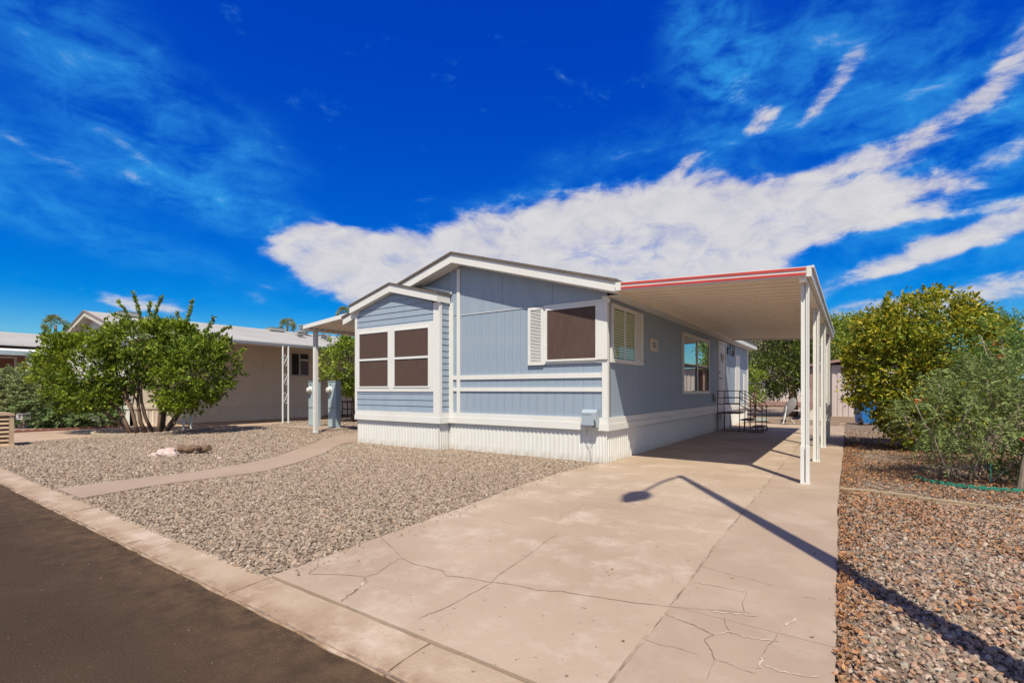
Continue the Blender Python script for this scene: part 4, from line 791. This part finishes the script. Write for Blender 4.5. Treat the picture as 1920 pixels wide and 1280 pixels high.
# scalloped stone ring
rg = thing('stone_edging', 'low curved row of scalloped tan edging stones around the bush stems', 'garden edging', (-17.0, 5.4, 0))
sm_ = MB().prism([(-.105, 0)] + [(-.105 + .105 * (1 - math.cos(a)), .07 + .05 * math.sin(a)) for a in np.linspace(0, math.pi, 9)] + [(.105, 0)], 'y', -.035, .035).mesh('edging_stone', stonee)
for i, a in enumerate(np.linspace(-2.0, 1.1, 18)):
    o = bpy.data.objects.new('edging_stone', sm_); col.objects.link(o); o.parent = rg; o.location = (-.75 + 1.15 * math.cos(a - .35), .35 + 1.15 * math.sin(a - .35), .0); o.rotation_euler = (0, 0, a - .35 + math.pi / 2)
# small tree between the homes
t = thing('citrus_tree', 'bright green small citrus tree behind the pedestals, left of the blue home', 'tree', (-17.2, 12.9, 0), YAW)
Cc, Nr = crown_clusters([(.0, 0, 2.35, 1.15, 1.1, 1.25), (.5, 0, 2.9, .9, .9, .7), (.4, .0, 1.6, .8, .8, .6)], 30, 9, thr=-.2); foliage('crown', t, Cc, Nr, 14, .08, .125, .062, leafC)
lput('trunk', MB().tube([(.1, 0, -.03), (.12, 0, .6), (.05, 0, 1.3), (.2, 0, 2.2)], [.07, .06, .05, .03], 8).mesh('trunk', bark, True), t)
# yellow-green citrus on the right
t = thing('citrus_tree', 'large dense citrus tree with yellowing leaves beside the driveway, right of the carport', 'tree', (1.3, 14.3, 0), YAW)
bl = [(.15, 0, 2.25, 1.35, 1.4, .98), (-.72, 0, 1.65, .80, 1.0, .85), (.5, 0, 1.4, 1.2, 1.3, 1.1), (-.05, 0, 2.85, 1.1, 1.1, .58), (1.0, 0, 2.3, .80, 1.0, .75), (-.25, -.1, .75, .65, .9, .6), (-.9, 0, 2.5, .5, .8, .5)]
Cc, Nr = crown_clusters(bl, 56, 14, thr=-.14, nscale=2.6, lumpy=.34); foliage('crown', t, Cc, Nr, 13, .075, .105, .050, leafB, droop=.35)
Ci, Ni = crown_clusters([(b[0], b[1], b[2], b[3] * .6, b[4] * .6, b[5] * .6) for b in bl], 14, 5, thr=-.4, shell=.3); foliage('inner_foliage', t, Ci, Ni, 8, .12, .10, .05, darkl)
sh_ = [[(-1.2, 0, 1.9), (-1.55, 0, 1.98), (-1.82, 0, 2.03)], [(-1.2, 0, 1.15), (-1.5, 0, 1.15), (-1.8, 0, 1.1)], [(-.9, 0, 3.0), (-.85, 0, 3.3), (-.75, 0, 3.5)], [(.3, 0, 3.3), (.35, 0, 3.5), (.38, 0, 3.62)], [(1.2, 0, 2.8), (1.4, 0, 3.0), (1.5, 0, 3.1)], [(.8, 0, 3.0), (.9, 0, 3.3), (.95, 0, 3.5)]]
shoot_leaves(sh_, .015, .11, .05, leafB, 'shoot', t)
lput('trunk', MB().tube([(.1, 0, -.03), (.05, 0, .5), (-.1, 0, 1.1), (0, 0, 2.2)], [.13, .11, .10, .05], 9).mesh('trunk', bark, True), t)
lput('branch', MB().tube(limb((0, 0, .7), (-.9, .1, 1.7)), .035, 6).tube(limb((0, 0, .8), (1.0, .1, 1.9)), .035, 6).tube(limb((-.1, -.1, 1.2), (.2, -1.1, 1.95), .2), .02, 5).mesh('branch', bark, True), t)
# feathery shrubs
def fronds(name, parent, P, Dn, Lf, npair, lw, ll_, m, droop=.35):
    n = len(P); d = Dn / np.linalg.norm(Dn, axis=1, keepdims=True); s = np.cross(d, np.array([0, 0, 1.]) + rng.normal(0, .25, (n, 3))); s /= np.linalg.norm(s, axis=1, keepdims=True) + 1e-9
    A = []; B = []; Wd = []
    L = Lf * rng.uniform(.7, 1.25, n)
    for i in range(npair):
        t_ = (i + .8) / npair
        base = P + d * (L * t_)[:, None] + np.array([0, 0, -1.]) * (droop * L * t_ * t_)[:, None]
        for sg in (-1, 1):
            v = s * sg * .9 + d * .55 + np.array([0, 0, -.15]); v /= np.linalg.norm(v, axis=1, keepdims=True); ln = ll_ * (1 - .45 * abs(t_ - .5) * 2)
            A.append(base); B.append(v * ln)
    A = np.concatenate(A); B = np.concatenate(B); ln = np.linalg.norm(B, axis=1)
    return lput(name, leaf_mesh(name, A, B, ln, lw, m, .1), parent)
def feathery(label, loc, blobs, dens, m, Lf=.34, npair=11, lw=.016, ll_=.062, stems=8, sr=.9, flowers=0, sh=1.2, up=.25, group=None):
    t = thing('feathery_shrub', label, 'shrub', loc, YAW, group); Cc, Nr = crown_clusters(blobs, dens, loc[0], thr=-.18, shell=.35, nscale=2.6, lumpy=.35)
    fronds('foliage', t, Cc, Nr + rng.normal(0, .45, Nr.shape) + [0, 0, up], Lf, npair, lw, ll_, m)
    mb = MB()
    for k in range(stems):
        a = random.uniform(0, 6.28); p = limb((random.uniform(-.35, .35) * sr, random.uniform(-.2, .2), -.03), (math.cos(a) * sr * random.uniform(.4, 1), math.sin(a) * .5, sh * random.uniform(.8, 1.25)), .1); r = random.uniform(.008, .018); mb.tube(p, [r * (1.2 - .14 * i) for i in range(6)], 6)
    lput('stem', mb.mesh('stem', bark_pale, True), t)
    for k in range(flowers):
        c = Cc[rng.integers(len(Cc))]; nr = Nr[0]
        P_ = np.repeat((c + [0, -.12, .15])[None], 9, 0) + rng.normal(0, .02, (9, 3)); lput('flower', leaf_mesh('flower', P_, rand_unit(9) + [0, 0, .4], .05, .03, flower), t)
    return t
feathery('grey green feathery shrub with orange flowers and tangled stems, above the green edging', (1.35, 9.62, 0), [(.10, .1, 1.0, .70, .7, .48), (-.32, 0, .92, .38, .55, .30), (.75, 0, 1.1, .75, .7, .62), (.42, .1, 1.40, .6, .6, .32)], 105, feath, stems=14, sr=1.0, flowers=5)
feathery('brighter green feathery shrub standing between the citrus tree and the front shrub', (2.3, 11.4, 0), [(-.30, 0, 2.0, .55, .6, .48), (.0, 0, 1.5, .8, .6, .6), (.5, 0, 1.6, .7, .6, .6)], 80, rand_mat('fresh_feathery_leaf', [(0, (.05, .11, .02)), (.5, (.11, .20, .04)), (1, (.19, .29, .07))], .6, 'island', .3, .3), stems=7, sh=1.9, flowers=3)
feathery('tall thin feathery shrub at the right edge behind the red tray', (2.75, 10.6, 0), [(0, 0, 1.2, .7, .6, .7), (.2, 0, 1.8, .5, .5, .6), (.6, 0, 1.4, .7, .6, .9)], 60, feath, stems=9, sh=2.0, flowers=3)
t = feathery('big soft grey green bush at the left edge beyond the neighbouring drive', (-24.3, 4.9, 0), [(-1.6, 0, 1.15, 1.2, 1.1, .85), (0, 0, 1.0, 1.3, 1.1, .95), (1.0, 0, .75, 1.1, .9, .65), (-2.6, 0, 1.1, 1.2, 1.0, .9), (1.9, 0, .42, .8, .7, .4)], 90, feath2, Lf=.34, npair=8, lw=.045, ll_=.12, stems=8, sh=.9, up=.6)
# little shrub under the crown edge
t = thing('ground_shrub', 'low leafy weeds around the stems of the feathery shrub at the right edge', 'shrub', (2.0, 9.75, 0), YAW)
Cc, Nr = crown_clusters([(0, 0, .28, .5, .35, .28)], 60, 2); foliage('foliage', t, Cc, Nr, 9, .05, .06, .03, rand_mat('fresh_weed_leaf', [(0, (.03, .08, .015)), (1, (.10, .20, .04))], .5, 'island', .25, .4)); 

# background trees
def bgtree(label, loc, blobs, dens, per, L, W, m, trunk, spread=.16, thr=-.15, kind='shade_tree', th=2.5, droop=0.):
    t = thing(kind, label, 'tree', loc, YAW); Cc, Nr = crown_clusters(blobs, dens, loc[0] * .7, thr=thr, nscale=1.0); foliage('crown', t, Cc, Nr, per, spread, L, W, m, droop=droop)
    mb = MB(); mb.tube([(0, 0, -.05), (.05, 0, th * .4), (-.05, 0, th)], [trunk, trunk * .8, trunk * .6], 9)
    for b in blobs[:4]: mb.tube(limb((0, 0, th * .8), (b[0], b[1], b[2])), [trunk * .5 * (1 - .13 * i) for i in range(6)], 6)
    lput('trunk', mb.mesh('trunk', bark, True), t); return t
bgtree('tall dusty olive tree under the carport roofline beyond the rear corner of the home', (-5.6, 33.5, 0), [(0, 0, 5.0, 2.5, 2, 2.0), (-2.2, 0, 5.6, 1.8, 1.6, 1.6), (.9, 0, 3.4, 1.6, 1.4, 1.4), (-.8, 0, 3.0, 1.8, 1.5, 1.1), (1.8, 0, 5.6, 1.6, 1.5, 1.5)], 20, 12, .17, .05, oliv, .2, spread=.2, droop=.5)
bgtree('dark citrus tree with thick short trunk behind the satellite dish', (-2.55, 29.2, 0), [(-.6, 0, 2.3, 1.5, 1.4, 1.2), (.6, 0, 3.2, 1.5, 1.3, 1.3), (-.2, 0, 4.2, 1.3, 1.2, 1.0), (1.1, 0, 2.3, 1.0, 1.0, .9), (-1.3, 0, 1.5, .8, .8, .6)], 26, 12, .15, .07, darkl, .26, spread=.15, kind='citrus_tree', th=1.6)
bgtree('yellow green citrus tree behind the carport posts, left of the shed', (-1.2, 32.0, 0), [(0, 0, 2.6, 1.6, 1.3, 1.5), (-.7, 0, 4.2, 1.6, 1.3, 1.2), (.9, 0, 4.3, 1.3, 1.2, 1.1), (1.2, 0, 2.2, 1.1, 1.1, 1.1)], 24, 12, .15, .07, leafC, .2, spread=.16, kind='citrus_tree', th=2)
bgtree('large rounded green tree rising far behind the pinkish shed', (1.6, 55, 0), [(0, 0, 5.6, 2.6, 2.4, 2.2), (-2.0, 0, 5.0, 2.0, 2.0, 2.3), (2.2, 0, 5.2, 2.2, 2.0, 2.2), (-1.0, 0, 6.6, 1.8, 1.8, 1.3), (1.5, 0, 6.9, 1.5, 1.5, 1.1), (0, 0, 3.2, 3.0, 2.0, 1.4)], 9, 14, .34, .14, farl, .35, spread=.34, th=3)
bgtree('broad green tree at the back behind the carport and beyond the shed', (-5.6, 57, 0), [(0, 0, 4.8, 2.6, 2.4, 2.2), (-2.6, 0, 4.5, 2.4, 2.2, 2.0), (2.6, 0, 4.9, 2.2, 2, 2.0), (0, 0, 3.0, 3.4, 2.0, 1.3)], 8, 14, .34, .14, farl, .35, spread=.34, th=3)
bgtree('small leafy tree just past the rear corner of the blue home', (-3.75, 25.2, 0), [(0, 0, 1.7, .55, .5, .6), (.1, 0, 1.2, .4, .4, .4)], 40, 12, .11, .05, leafC, .07, spread=.09, kind='citrus_tree', th=1.2)
# palms
def palm(label, loc, h, r, seed):
    t = thing('palm_tree', label, 'palm tree', loc, 0, 'distant fan palms'); random.seed(seed)
    lput('trunk', MB().tube([(0, 0, 0), (.05, 0, h * .5), (0, 0, h)], [.28, .2, .2], 8).mesh('trunk', bark, True), t)
    A = []; B = []
    for i in range(34):
        a = random.uniform(0, 6.28); e = random.uniform(-.5, 1.3); d = Vector((math.cos(a) * math.cos(e), math.sin(a) * math.cos(e), math.sin(e))); hub = Vector((0, 0, h + .1)) + d * r * .55
        for k in range(14):
            v = (d * .8 + Vector(rand_unit(1)[0]) * .65).normalized() * r * .55; v.z -= r * .12; A.append(tuple(hub)); B.append(tuple(v))
    B = np.array(B); lput('crown', leaf_mesh('crown', np.array(A), B, np.linalg.norm(B, axis=1), .12, feath2, .1), t)
palm('lone fan palm above the neighbouring grey roof', (-94.9, 55.7, 0), 14.4, 1.8, 1); palm('fan palm peeking over the patio awning of the blue home', (-85.3, 62.5, 0), 16.6, 2.0, 2); palm('fan palm tuft behind the gable of the left beige home', (-107.5, 22.9, 0), 11.9, 1.9, 3)
palm('fan palm behind the right-hand home, seen only in the side window reflection', (52, 62, 0), 14, 2, 4); palm('second fan palm behind the right-hand home, seen in the side window reflection', (56, 70, 0), 18, 2.2, 5)
random.seed(11)

# ------------------------------------------------------------------ small yard things
def rock(name, label, loc, s, m, seed, cat='rock', squash=None):
    import bmesh
    b = bmesh.new(); bmesh.ops.create_icosphere(b, subdivisions=4, radius=.5)
    for v in b.verts:
        k = 1 + .38 * mnoise.noise(v.co * 2.2 + Vector((seed, 0, 0))) + .12 * mnoise.noise(v.co * 6 + Vector((seed, 4, 0))); v.co = Vector((v.co.x * s[0] * k, v.co.y * s[1] * k, max(-.25, v.co.z) * s[2] * k + s[2] * .2))
    me = bpy.data.meshes.new(name); b.to_mesh(me); b.free(); me.materials.append(m); o = bpy.data.objects.new(name, me); col.objects.link(o); o.location = loc; o.rotation_euler = (0, 0, YAW)
    return tag(o, label, cat)
rock('boulder', 'pinkish white quartz boulder lying in the gravel in front of the log', (-11.40, 4.12, 0), (.42, .32, .24), quartz, 3)
rock('quartz_shard', 'thin pointed white shard beside the pinkish boulder', (-11.62, 3.98, 0), (.24, .12, .09), quartz, 8)
lg = thing('log', 'short weathered brown log lying behind the pinkish boulder', 'log', (-11.42, 4.62, .10), YAW + .12)
mb = MB(); pts = [(-.31 + .62 * i / 9, .02 * math.sin(i), .02 * math.cos(i * 1.3)) for i in range(10)]
mb.tube(pts, [.072 + .015 * math.sin(i * 2.1) for i in range(10)], 12); lput('wood', mb.mesh('wood', logm), lg); lput('knot', MB().tube([(.12, -.05, .03), (.16, -.12, .05)], [.05, .035], 8).mesh('knot', logm), lg)
rock('stone', 'grey brown rock lying beside the number sign under the grey green bush', (-24.3, 4.45, 0), (.5, .4, .3), stonee, 5); rock('stone', 'pink rock at the foot of the grey green bush near the round bush', (-24.4, 6.0, 0), (.6, .4, .35), mat('pink_rock', (.42, .30, .26), .8), 6)
rock('stone', 'small white stone on the gravel right of the log', (-10.15, 4.55, 0), (.09, .07, .06), quartz, 9)
# louvred tan box
lb = thing('louvred_box', 'tan slatted box with rounded lid beside the kerb at the far left', 'utility box', (-16.4, 2.75, 0))
part('corner_post', MB().box(-16.46, -16.37, 2.67, 2.75, 0, .74), tanp, lb); part('body', MB().box(-17.1, -16.44, 1.92, 2.66, 0, .73), mat('dark_tan', (.26, .17, .11), .7), lb)
for i in range(7): part('slat', MB().prism([(-16.44, .03 + i * .10), (-16.365, .03 + i * .10), (-16.375, .065 + i * .10), (-16.44, .095 + i * .10)], 'y', 1.92, 2.665), tanp, lb)
part('lid', MB().prism([(1.90, .735), (2.76, .735), (2.77, .76), (2.72, .795), (2.5, .81), (1.90, .81)], 'x', -17.12, -16.35), tanp, lb); part('base', MB().box(-17.15, -16.33, 1.9, 2.79, -.02, .03), tanp, lb)
# number sign
sg = thing('number_sign', 'small white number sign on a stake in front of the grey green bush', 'sign', (-23.9, 4.25, 0), R_(68))
lput('stake', MB().box(-.02, .02, .012, .04, -.05, .42).mesh('stake', rose), sg); lput('board', MB().box(-.19, .19, -.01, .011, .30, .52).mesh('board', mat('sign_white', (.72, .72, .76), .5)), sg)
fc = bpy.data.curves.new('sign_digits', 'FONT'); fc.body = '337'; fc.size = .20; fc.align_x = 'CENTER'; fc.extrude = .003; fo = bpy.data.objects.new('sign_digits', fc); col.objects.link(fo); fo.parent = sg; fo.location = (0, -.014, .34); fo.rotation_euler = (R_(90), 0, 0); fc.materials.append(terra)
# red scalloped edging by neighbour's drive
rg = thing('scallop_edging', 'dark red scalloped edging along the far side of the neighbouring drive', 'garden edging', (-21.4, 4, 0))
em = MB().prism([(-.1, 0)] + [(-.1 + .1 * (1 - math.cos(a)), .05 + .05 * math.sin(a)) for a in np.linspace(0, math.pi, 7)] + [(.1, 0)], 'x', -.02, .02).mesh('edging_stone', terra)
for i in range(22): put('edging_stone', em, rg, (-21.42, 2.1 + i * .2, -.01))
# green scalloped edging
rg = thing('scallop_edging', 'green scalloped plastic edging in front of the feathery shrub', 'garden edging', (1.3, 9.2, 0))
gline = smoothline([(.80, 9.62), (.88, 9.38), (1.05, 9.22), (1.25, 9.12), (1.5, 9.08), (1.76, 9.12), (2.1, 9.25), (2.6, 9.5)], 6); acc = 0
gm = MB().prism([(-.055, 0)] + [(-.055 + .055 * (1 - math.cos(a)), .012 + .030 * math.sin(a)) for a in np.linspace(0, math.pi, 7)] + [(.055, 0)], 'y', -.022, .022).mesh('edging_segment', greenp)
L = [Vector((a, b, 0)) for a, b in gline]; cum = [0]
for a, b in zip(L[:-1], L[1:]): cum.append(cum[-1] + (b - a).length)
s = 0
while s < cum[-1]:
    k = max(i for i in range(len(cum) - 1) if cum[i] <= s); p = L[k].lerp(L[k + 1], (s - cum[k]) / (cum[k + 1] - cum[k])); d = L[k + 1] - L[k]
    o = put('edging_segment', gm, rg, (p.x, p.y, .0)); o.rotation_euler.z = math.atan2(d.y, d.x); s += .115
# timber edging on the right
te = thing('timber_edging', 'row of tan edging boards crossing the mulch from the driveway strip', 'garden edging', (.7, 7.8, 0))
for a, b in (((-.13, 7.86), (.12, 7.88)), ((.125, 7.88), (.66, 7.80)), ((.665, 7.80), (1.6, 7.62)), ((1.605, 7.62), (2.9, 7.4))):
    d = Vector((b[0] - a[0], b[1] - a[1], 0)); o = put('board', MB().box(0, d.length, -.028, .028, -.02, .045 if b[0] < .7 else .03).mesh('board', timber), te, (a[0], a[1], 0)); o.rotation_euler.z = math.atan2(d.y, d.x)
# red tray on a post
rt = thing('bird_feeder', 'red plastic tray on a leaning grey stick at the right edge', 'bird feeder', (1.88, 9.28, 0))
part('stick', MB().tube([(1.84, 9.28, -.02), (1.88, 9.28, .35), (1.92, 9.28, .66)], [.035, .028, .024], 8), bark_pale, rt); part('tray', MB().tube([(1.98, 9.28, .66), (1.98, 9.28, .69)], [.11, .14], 16).tube([(1.98, 9.28, .6901), (1.98, 9.28, .70)], [.04, .03], 10), redp, rt)
tag(part('plant_stake', MB().tube([(1.62, 9.62, -.02), (1.62, 9.62, .30)], .008, 6), greenp), 'thin green plant stake among the shrub stems', 'plant stake')
# stairs
ss = thing('entry_steps', 'brown iron entry steps with handrails at the side door of the blue home', 'steps', (-3.0, 17.25, 0))
PX0, PX1, PY0, PY1 = -3.58, -2.93, 16.82, 17.75
boxp('platform', treadm, ss, PX0, PX1, PY0, PY1, .575, .61)
boxp('tread', treadm, ss, -2.92, -2.60, PY0 + .02, PY1 - .02, .37, .40); boxp('tread', treadm, ss, -2.60, -2.28, PY0 + .02, PY1 - .02, .165, .195)
for y in (PY0 - .012, PY1 + .012):
    r = .014
    for x, z in ((PX0, 1.31), (PX1, 1.31), (-2.61, 1.09), (-2.29, .86)): part('post', MB().tube([(x, y, .013), (x, y, z)], r, 6), brown_iron, ss)
    for dz in (0, -.22, -.42):
        part('handrail', MB().tube([(PX0, y, 1.305 + dz), (PX1, y, 1.305 + dz), (-2.61, y, 1.085 + dz), (-2.29, y, .855 + dz)] if dz > -.4 else [(PX0, y, 1.305 + dz), (PX1, y, 1.305 + dz), (-2.50, y, 1.01 + dz)], .012, 6), brown_iron, ss)
    part('rail_scroll', MB().tube([(-2.29 + .035 * math.sin(a), y, .80 + .035 * math.cos(a)) for a in np.linspace(0, 6.2, 10)], .009, 5), brown_iron, ss)
    part('floor_rail', MB().tube([(PX0 + .2, y, .03), (-2.29, y, .03)], .011, 6), brown_iron, ss)
for x, z in ((PX0 + .2, .575), (-2.80, .37), (-2.42, .165), (-2.26, .165)):
    for y in (PY0 + .03, PY1 - .03): part('leg', MB().tube([(x, y, .013), (x, y, z)], .012, 6), brown_iron, ss)
# back yard
sd_ = thing('garden_shed', 'pinkish ribbed metal shed with a small window behind the citrus tree', 'shed', (.6, 27, 0))
boxp('wall', shedm, sd_, -.75, 3.2, 25.6, 29, .18, 2.42)
rm = MB().box(.02, .14, -.03, 0, 0, 2.24).mesh('wall_rib', shedm)
for i in range(20): put('wall_rib', rm, sd_, (-.75 + i * .2, 25.6, .18))
rm2 = MB().box(-.03, 0, .02, .14, 0, 2.24).mesh('wall_rib', shedm)
for i in range(16): put('wall_rib', rm2, sd_, (-.75, 25.65 + i * .2, .18))
part('roof', MB().prism([(-1.6, 2.38), (-.2, 2.58), (3.4, 2.80), (3.4, 2.90), (-.2, 2.70), (-1.6, 2.47)], 'y', 25.3, 29.3), rose, sd_); boxp('base', mat('block', (.30, .22, .17), .9), sd_, -.78, 3.22, 25.52, 29.05, -.05, .18)
swn = part('window_frame', MB().box(-.02, .62, 25.53, 25.565, .95, 1.72), black, sd_); boxp('pane', mat('shed_pane', (.35, .38, .42), .15), swn, .03, .57, 25.52, 25.529, 1.0, 1.67)
boxp('curtain', white, swn, .05, .2, 25.51, 25.519, 1.0, 1.64)
for x in (-1.55, -1.25): boxp('porch_post', rose, sd_, x, x + .1, 25.5, 25.6, 0, 2.40)
boxp('storage_door', rose, sd_, -1.14, -.80, 26.2, 26.3, 0, 2.3)
# wheeled bin
wb = thing('wheeled_bin', 'blue plastic wheeled bin partly hidden by the citrus tree', 'rubbish bin', (.42, 23.4, 0), R_(25))
lput('body', MB().add([(-.24, -.26, .06), (.24, -.26, .06), (.24, .24, .06), (-.24, .24, .06), (-.29, -.34, .98), (.29, -.34, .98), (.29, .30, .98), (-.29, .30, .98)], [(0, 3, 2, 1), (4, 5, 6, 7), (0, 1, 5, 4), (1, 2, 6, 5), (2, 3, 7, 6), (3, 0, 4, 7)]).mesh('body', binm), wb)
lput('lid', MB().prism([(-.36, .981), (.34, .981), (.30, 1.05), (-.2, 1.07), (-.36, 1.02)], 'x', -.31, .31).mesh('lid', binm), wb)
for sx in (-.29, .27):
    w_ = lput('wheel', MB().tube([(sx - .035, -.26, .13), (sx + .035, -.26, .13)], .13, 18).mesh('wheel', tyre), wb); lput('hub', MB().tube([(sx - .042, -.26, .13), (sx + .042, -.26, .13)], .05, 10).mesh('hub', grey_steel), wb)
# satellite dish on tripod
dsh = thing('satellite_dish', 'grey satellite dish on a small tripod standing at the back of the drive', 'satellite dish', (-2.12, 22.3, 0), R_(20))
import bmesh
b = bmesh.new(); rings = 7; vs = []
for i in range(rings):
    rr = .38 * i / (rings - 1)
    vs.append([b.verts.new((rr * math.cos(a), rr * rr * .55, rr * math.sin(a))) for a in np.linspace(0, 2 * math.pi, 24, endpoint=False)] if i else [b.verts.new((0, 0, 0))])
for k in range(24): b.faces.new((vs[0][0], vs[1][k], vs[1][(k + 1) % 24]))
for i in range(1, rings - 1):
    for k in range(24): b.faces.new((vs[i][k], vs[i + 1][k], vs[i + 1][(k + 1) % 24], vs[i][(k + 1) % 24]))
bmesh.ops.solidify(b, geom=b.faces[:], thickness=.012)
me = bpy.data.meshes.new('reflector'); b.to_mesh(me); b.free(); me.materials.append(mat('dish_grey', (.42, .40, .38), .5)); do = lput('reflector', me, dsh, (.02, 0, .72)); do.rotation_euler = (R_(-25), 0, R_(-75))
lput('mast', MB().tube([(-.08, 0, .25), (-.04, 0, .70)], .02, 8).mesh('mast', alu), dsh); lput('feed_arm', MB().tube([(0, 0, .5), (.42, -.06, .52)], .014, 6).mesh('feed_arm', alu), dsh)
for a in (0, 2.1, 4.2): lput('tripod_leg', MB().tube([(-.07, 0, .42), (-.07 + .33 * math.cos(a), .33 * math.sin(a), 0)], .014, 6).mesh('tripod_leg', alu), dsh)
# blocks edging the back of the drive
bk = thing('block_border', 'low border of loose concrete blocks behind the drive at the satellite dish', 'garden edging', (-2, 22.6, 0))
bmh = MB().box(0, .38, 0, .18, 0, .12).mesh('concrete_block', mat('block', 0))
for i, (x, y, r) in enumerate(((-2.9, 22.9, 4), (-2.48, 22.95, -3), (-2.06, 22.9, 2), (-1.62, 22.95, 6), (-1.2, 22.9, -4), (-.78, 22.85, 0))): o = put('concrete_block', bmh, bk, (x, y, 0)); o.rotation_euler.z = R_(r)
rock('stone', 'flat greenish slab lying on the dirt behind the entry steps', (-3.25, 23.4, 0), (.9, .5, .18), mat('green_slate', (.20, .24, .20), .8), 12)
pl = tag(part('ramp_board', MB().add([(-1.95, 24.2, 0), (-1.0, 24.2, 0), (-1.0, 24.25, .55), (-1.25, 24.25, .62), (-1.95, 24.9, 0), (-1.0, 24.9, 0), (-1.0, 24.9, .55), (-1.25, 24.9, .62)], [(0, 1, 2, 3), (4, 7, 6, 5), (0, 3, 7, 4), (3, 2, 6, 7), (1, 5, 6, 2)]), tan_metal), 'tan sloping board leaning beside the satellite dish', 'board')
fh = thing('manufactured_home', 'distant pinkish home with white railing seen under the trees at the back', 'house', (-4, 46, 0))
boxp('wall', shedm, fh, -14, 5, 46, 54, .0, 2.6); part('roof', MB().prism([(45.4, 2.6), (50, 3.5), (54.6, 2.6), (54.6, 2.5), (50, 3.4), (45.4, 2.48)], 'x', -14.5, 5.5), roofgrey, fh)
for i in range(8):
    q = boxp('window', white, fh, -13 + i * 2.3, -12 + i * 2.3, 45.95, 45.999, 1.1, 2.1); boxp('pane', dark, q, -12.93 + i * 2.3, -12.07 + i * 2.3, 45.94, 45.949, 1.17, 2.03)
boxp('skirting_panel', rose, fh, -14, 5, 45.9, 45.998, 0, .35)
rl = thing('porch_railing', 'white slatted railing in front of the distant pinkish home', 'railing', (-4, 44, 0))
boxp('rail', white, rl, -10, -2.5, 44, 44.05, 1.35, 1.42); boxp('rail', white, rl, -10, -2.5, 44, 44.05, .8, .86)
rsl = MB().box(0, .06, 0, .03, .861, 1.349).mesh('slat', white)
for i in range(30): put('slat', rsl, rl, (-9.9 + i * .25, 44.01, 0))
# wooden dark stand by the left tree
st = thing('metal_stand', 'black metal plant stand in the shade behind the small bright tree', 'plant stand', (-19.6, 14.75, 0))
for a, b in (((-20.0, 14.5), (-19.2, 14.5)), ((-20.0, 15.0), (-19.2, 15.0))):
    for z in (.10, .42, .74): part('rail', MB().tube([(a[0], a[1], z), (b[0], b[1], z)], .022, 6), black, st)
for x in (-20.0, -19.6, -19.2):
    for y in (14.5, 15.0): part('leg', MB().tube([(x, y, 0), (x, y, .78)], .024, 6), black, st)
boxp('top', black, st, -20.05, -19.15, 14.45, 15.05, .78, .81)
for z in (.26,): part('rail', MB().tube([(-20.4, 14.5, z), (-20.0, 14.5, z)], .02, 6), black, st); part('leg', MB().tube([(-20.4, 14.5, 0), (-20.4, 14.5, .28)], .02, 6), black, st)
# street lamp whose shadow crosses the drive
sl = thing('street_lamp', 'tall street lamp standing just outside the frame and casting its shadow over the drive', 'street lamp', (.96, 2.86, 0))
part('pole', MB().tube([(.96, 2.86, 0), (.96, 2.86, 4.5), (.96, 2.86, 9.0)], [.105, .085, .055], 14), grey_steel, sl, True)
part('arm', MB().tube([(.96, 2.86, 8.92), (.96, 2.55, 9.10), (.96, 2.1, 9.22), (.96, 1.6, 9.22), (.96, 1.30, 9.17)], [.045, .035, .03, .028, .028], 8), grey_steel, sl, True)
part('lamp_head', MB().tube([(.96, 1.34, 9.16), (.96, 1.2, 9.14), (.96, .98, 9.11), (.96, .72, 9.12), (.96, .62, 9.12)], [.05, .15, .17, .08, .02], 12), grey_steel, sl, True)
part('lamp_bowl', MB().tube([(.96, 1.0, 9.12), (.96, 1.0, 8.93)], [.15, .08], 12), mat('lamp_bowl', (.5, .5, .48), .2), sl, True)
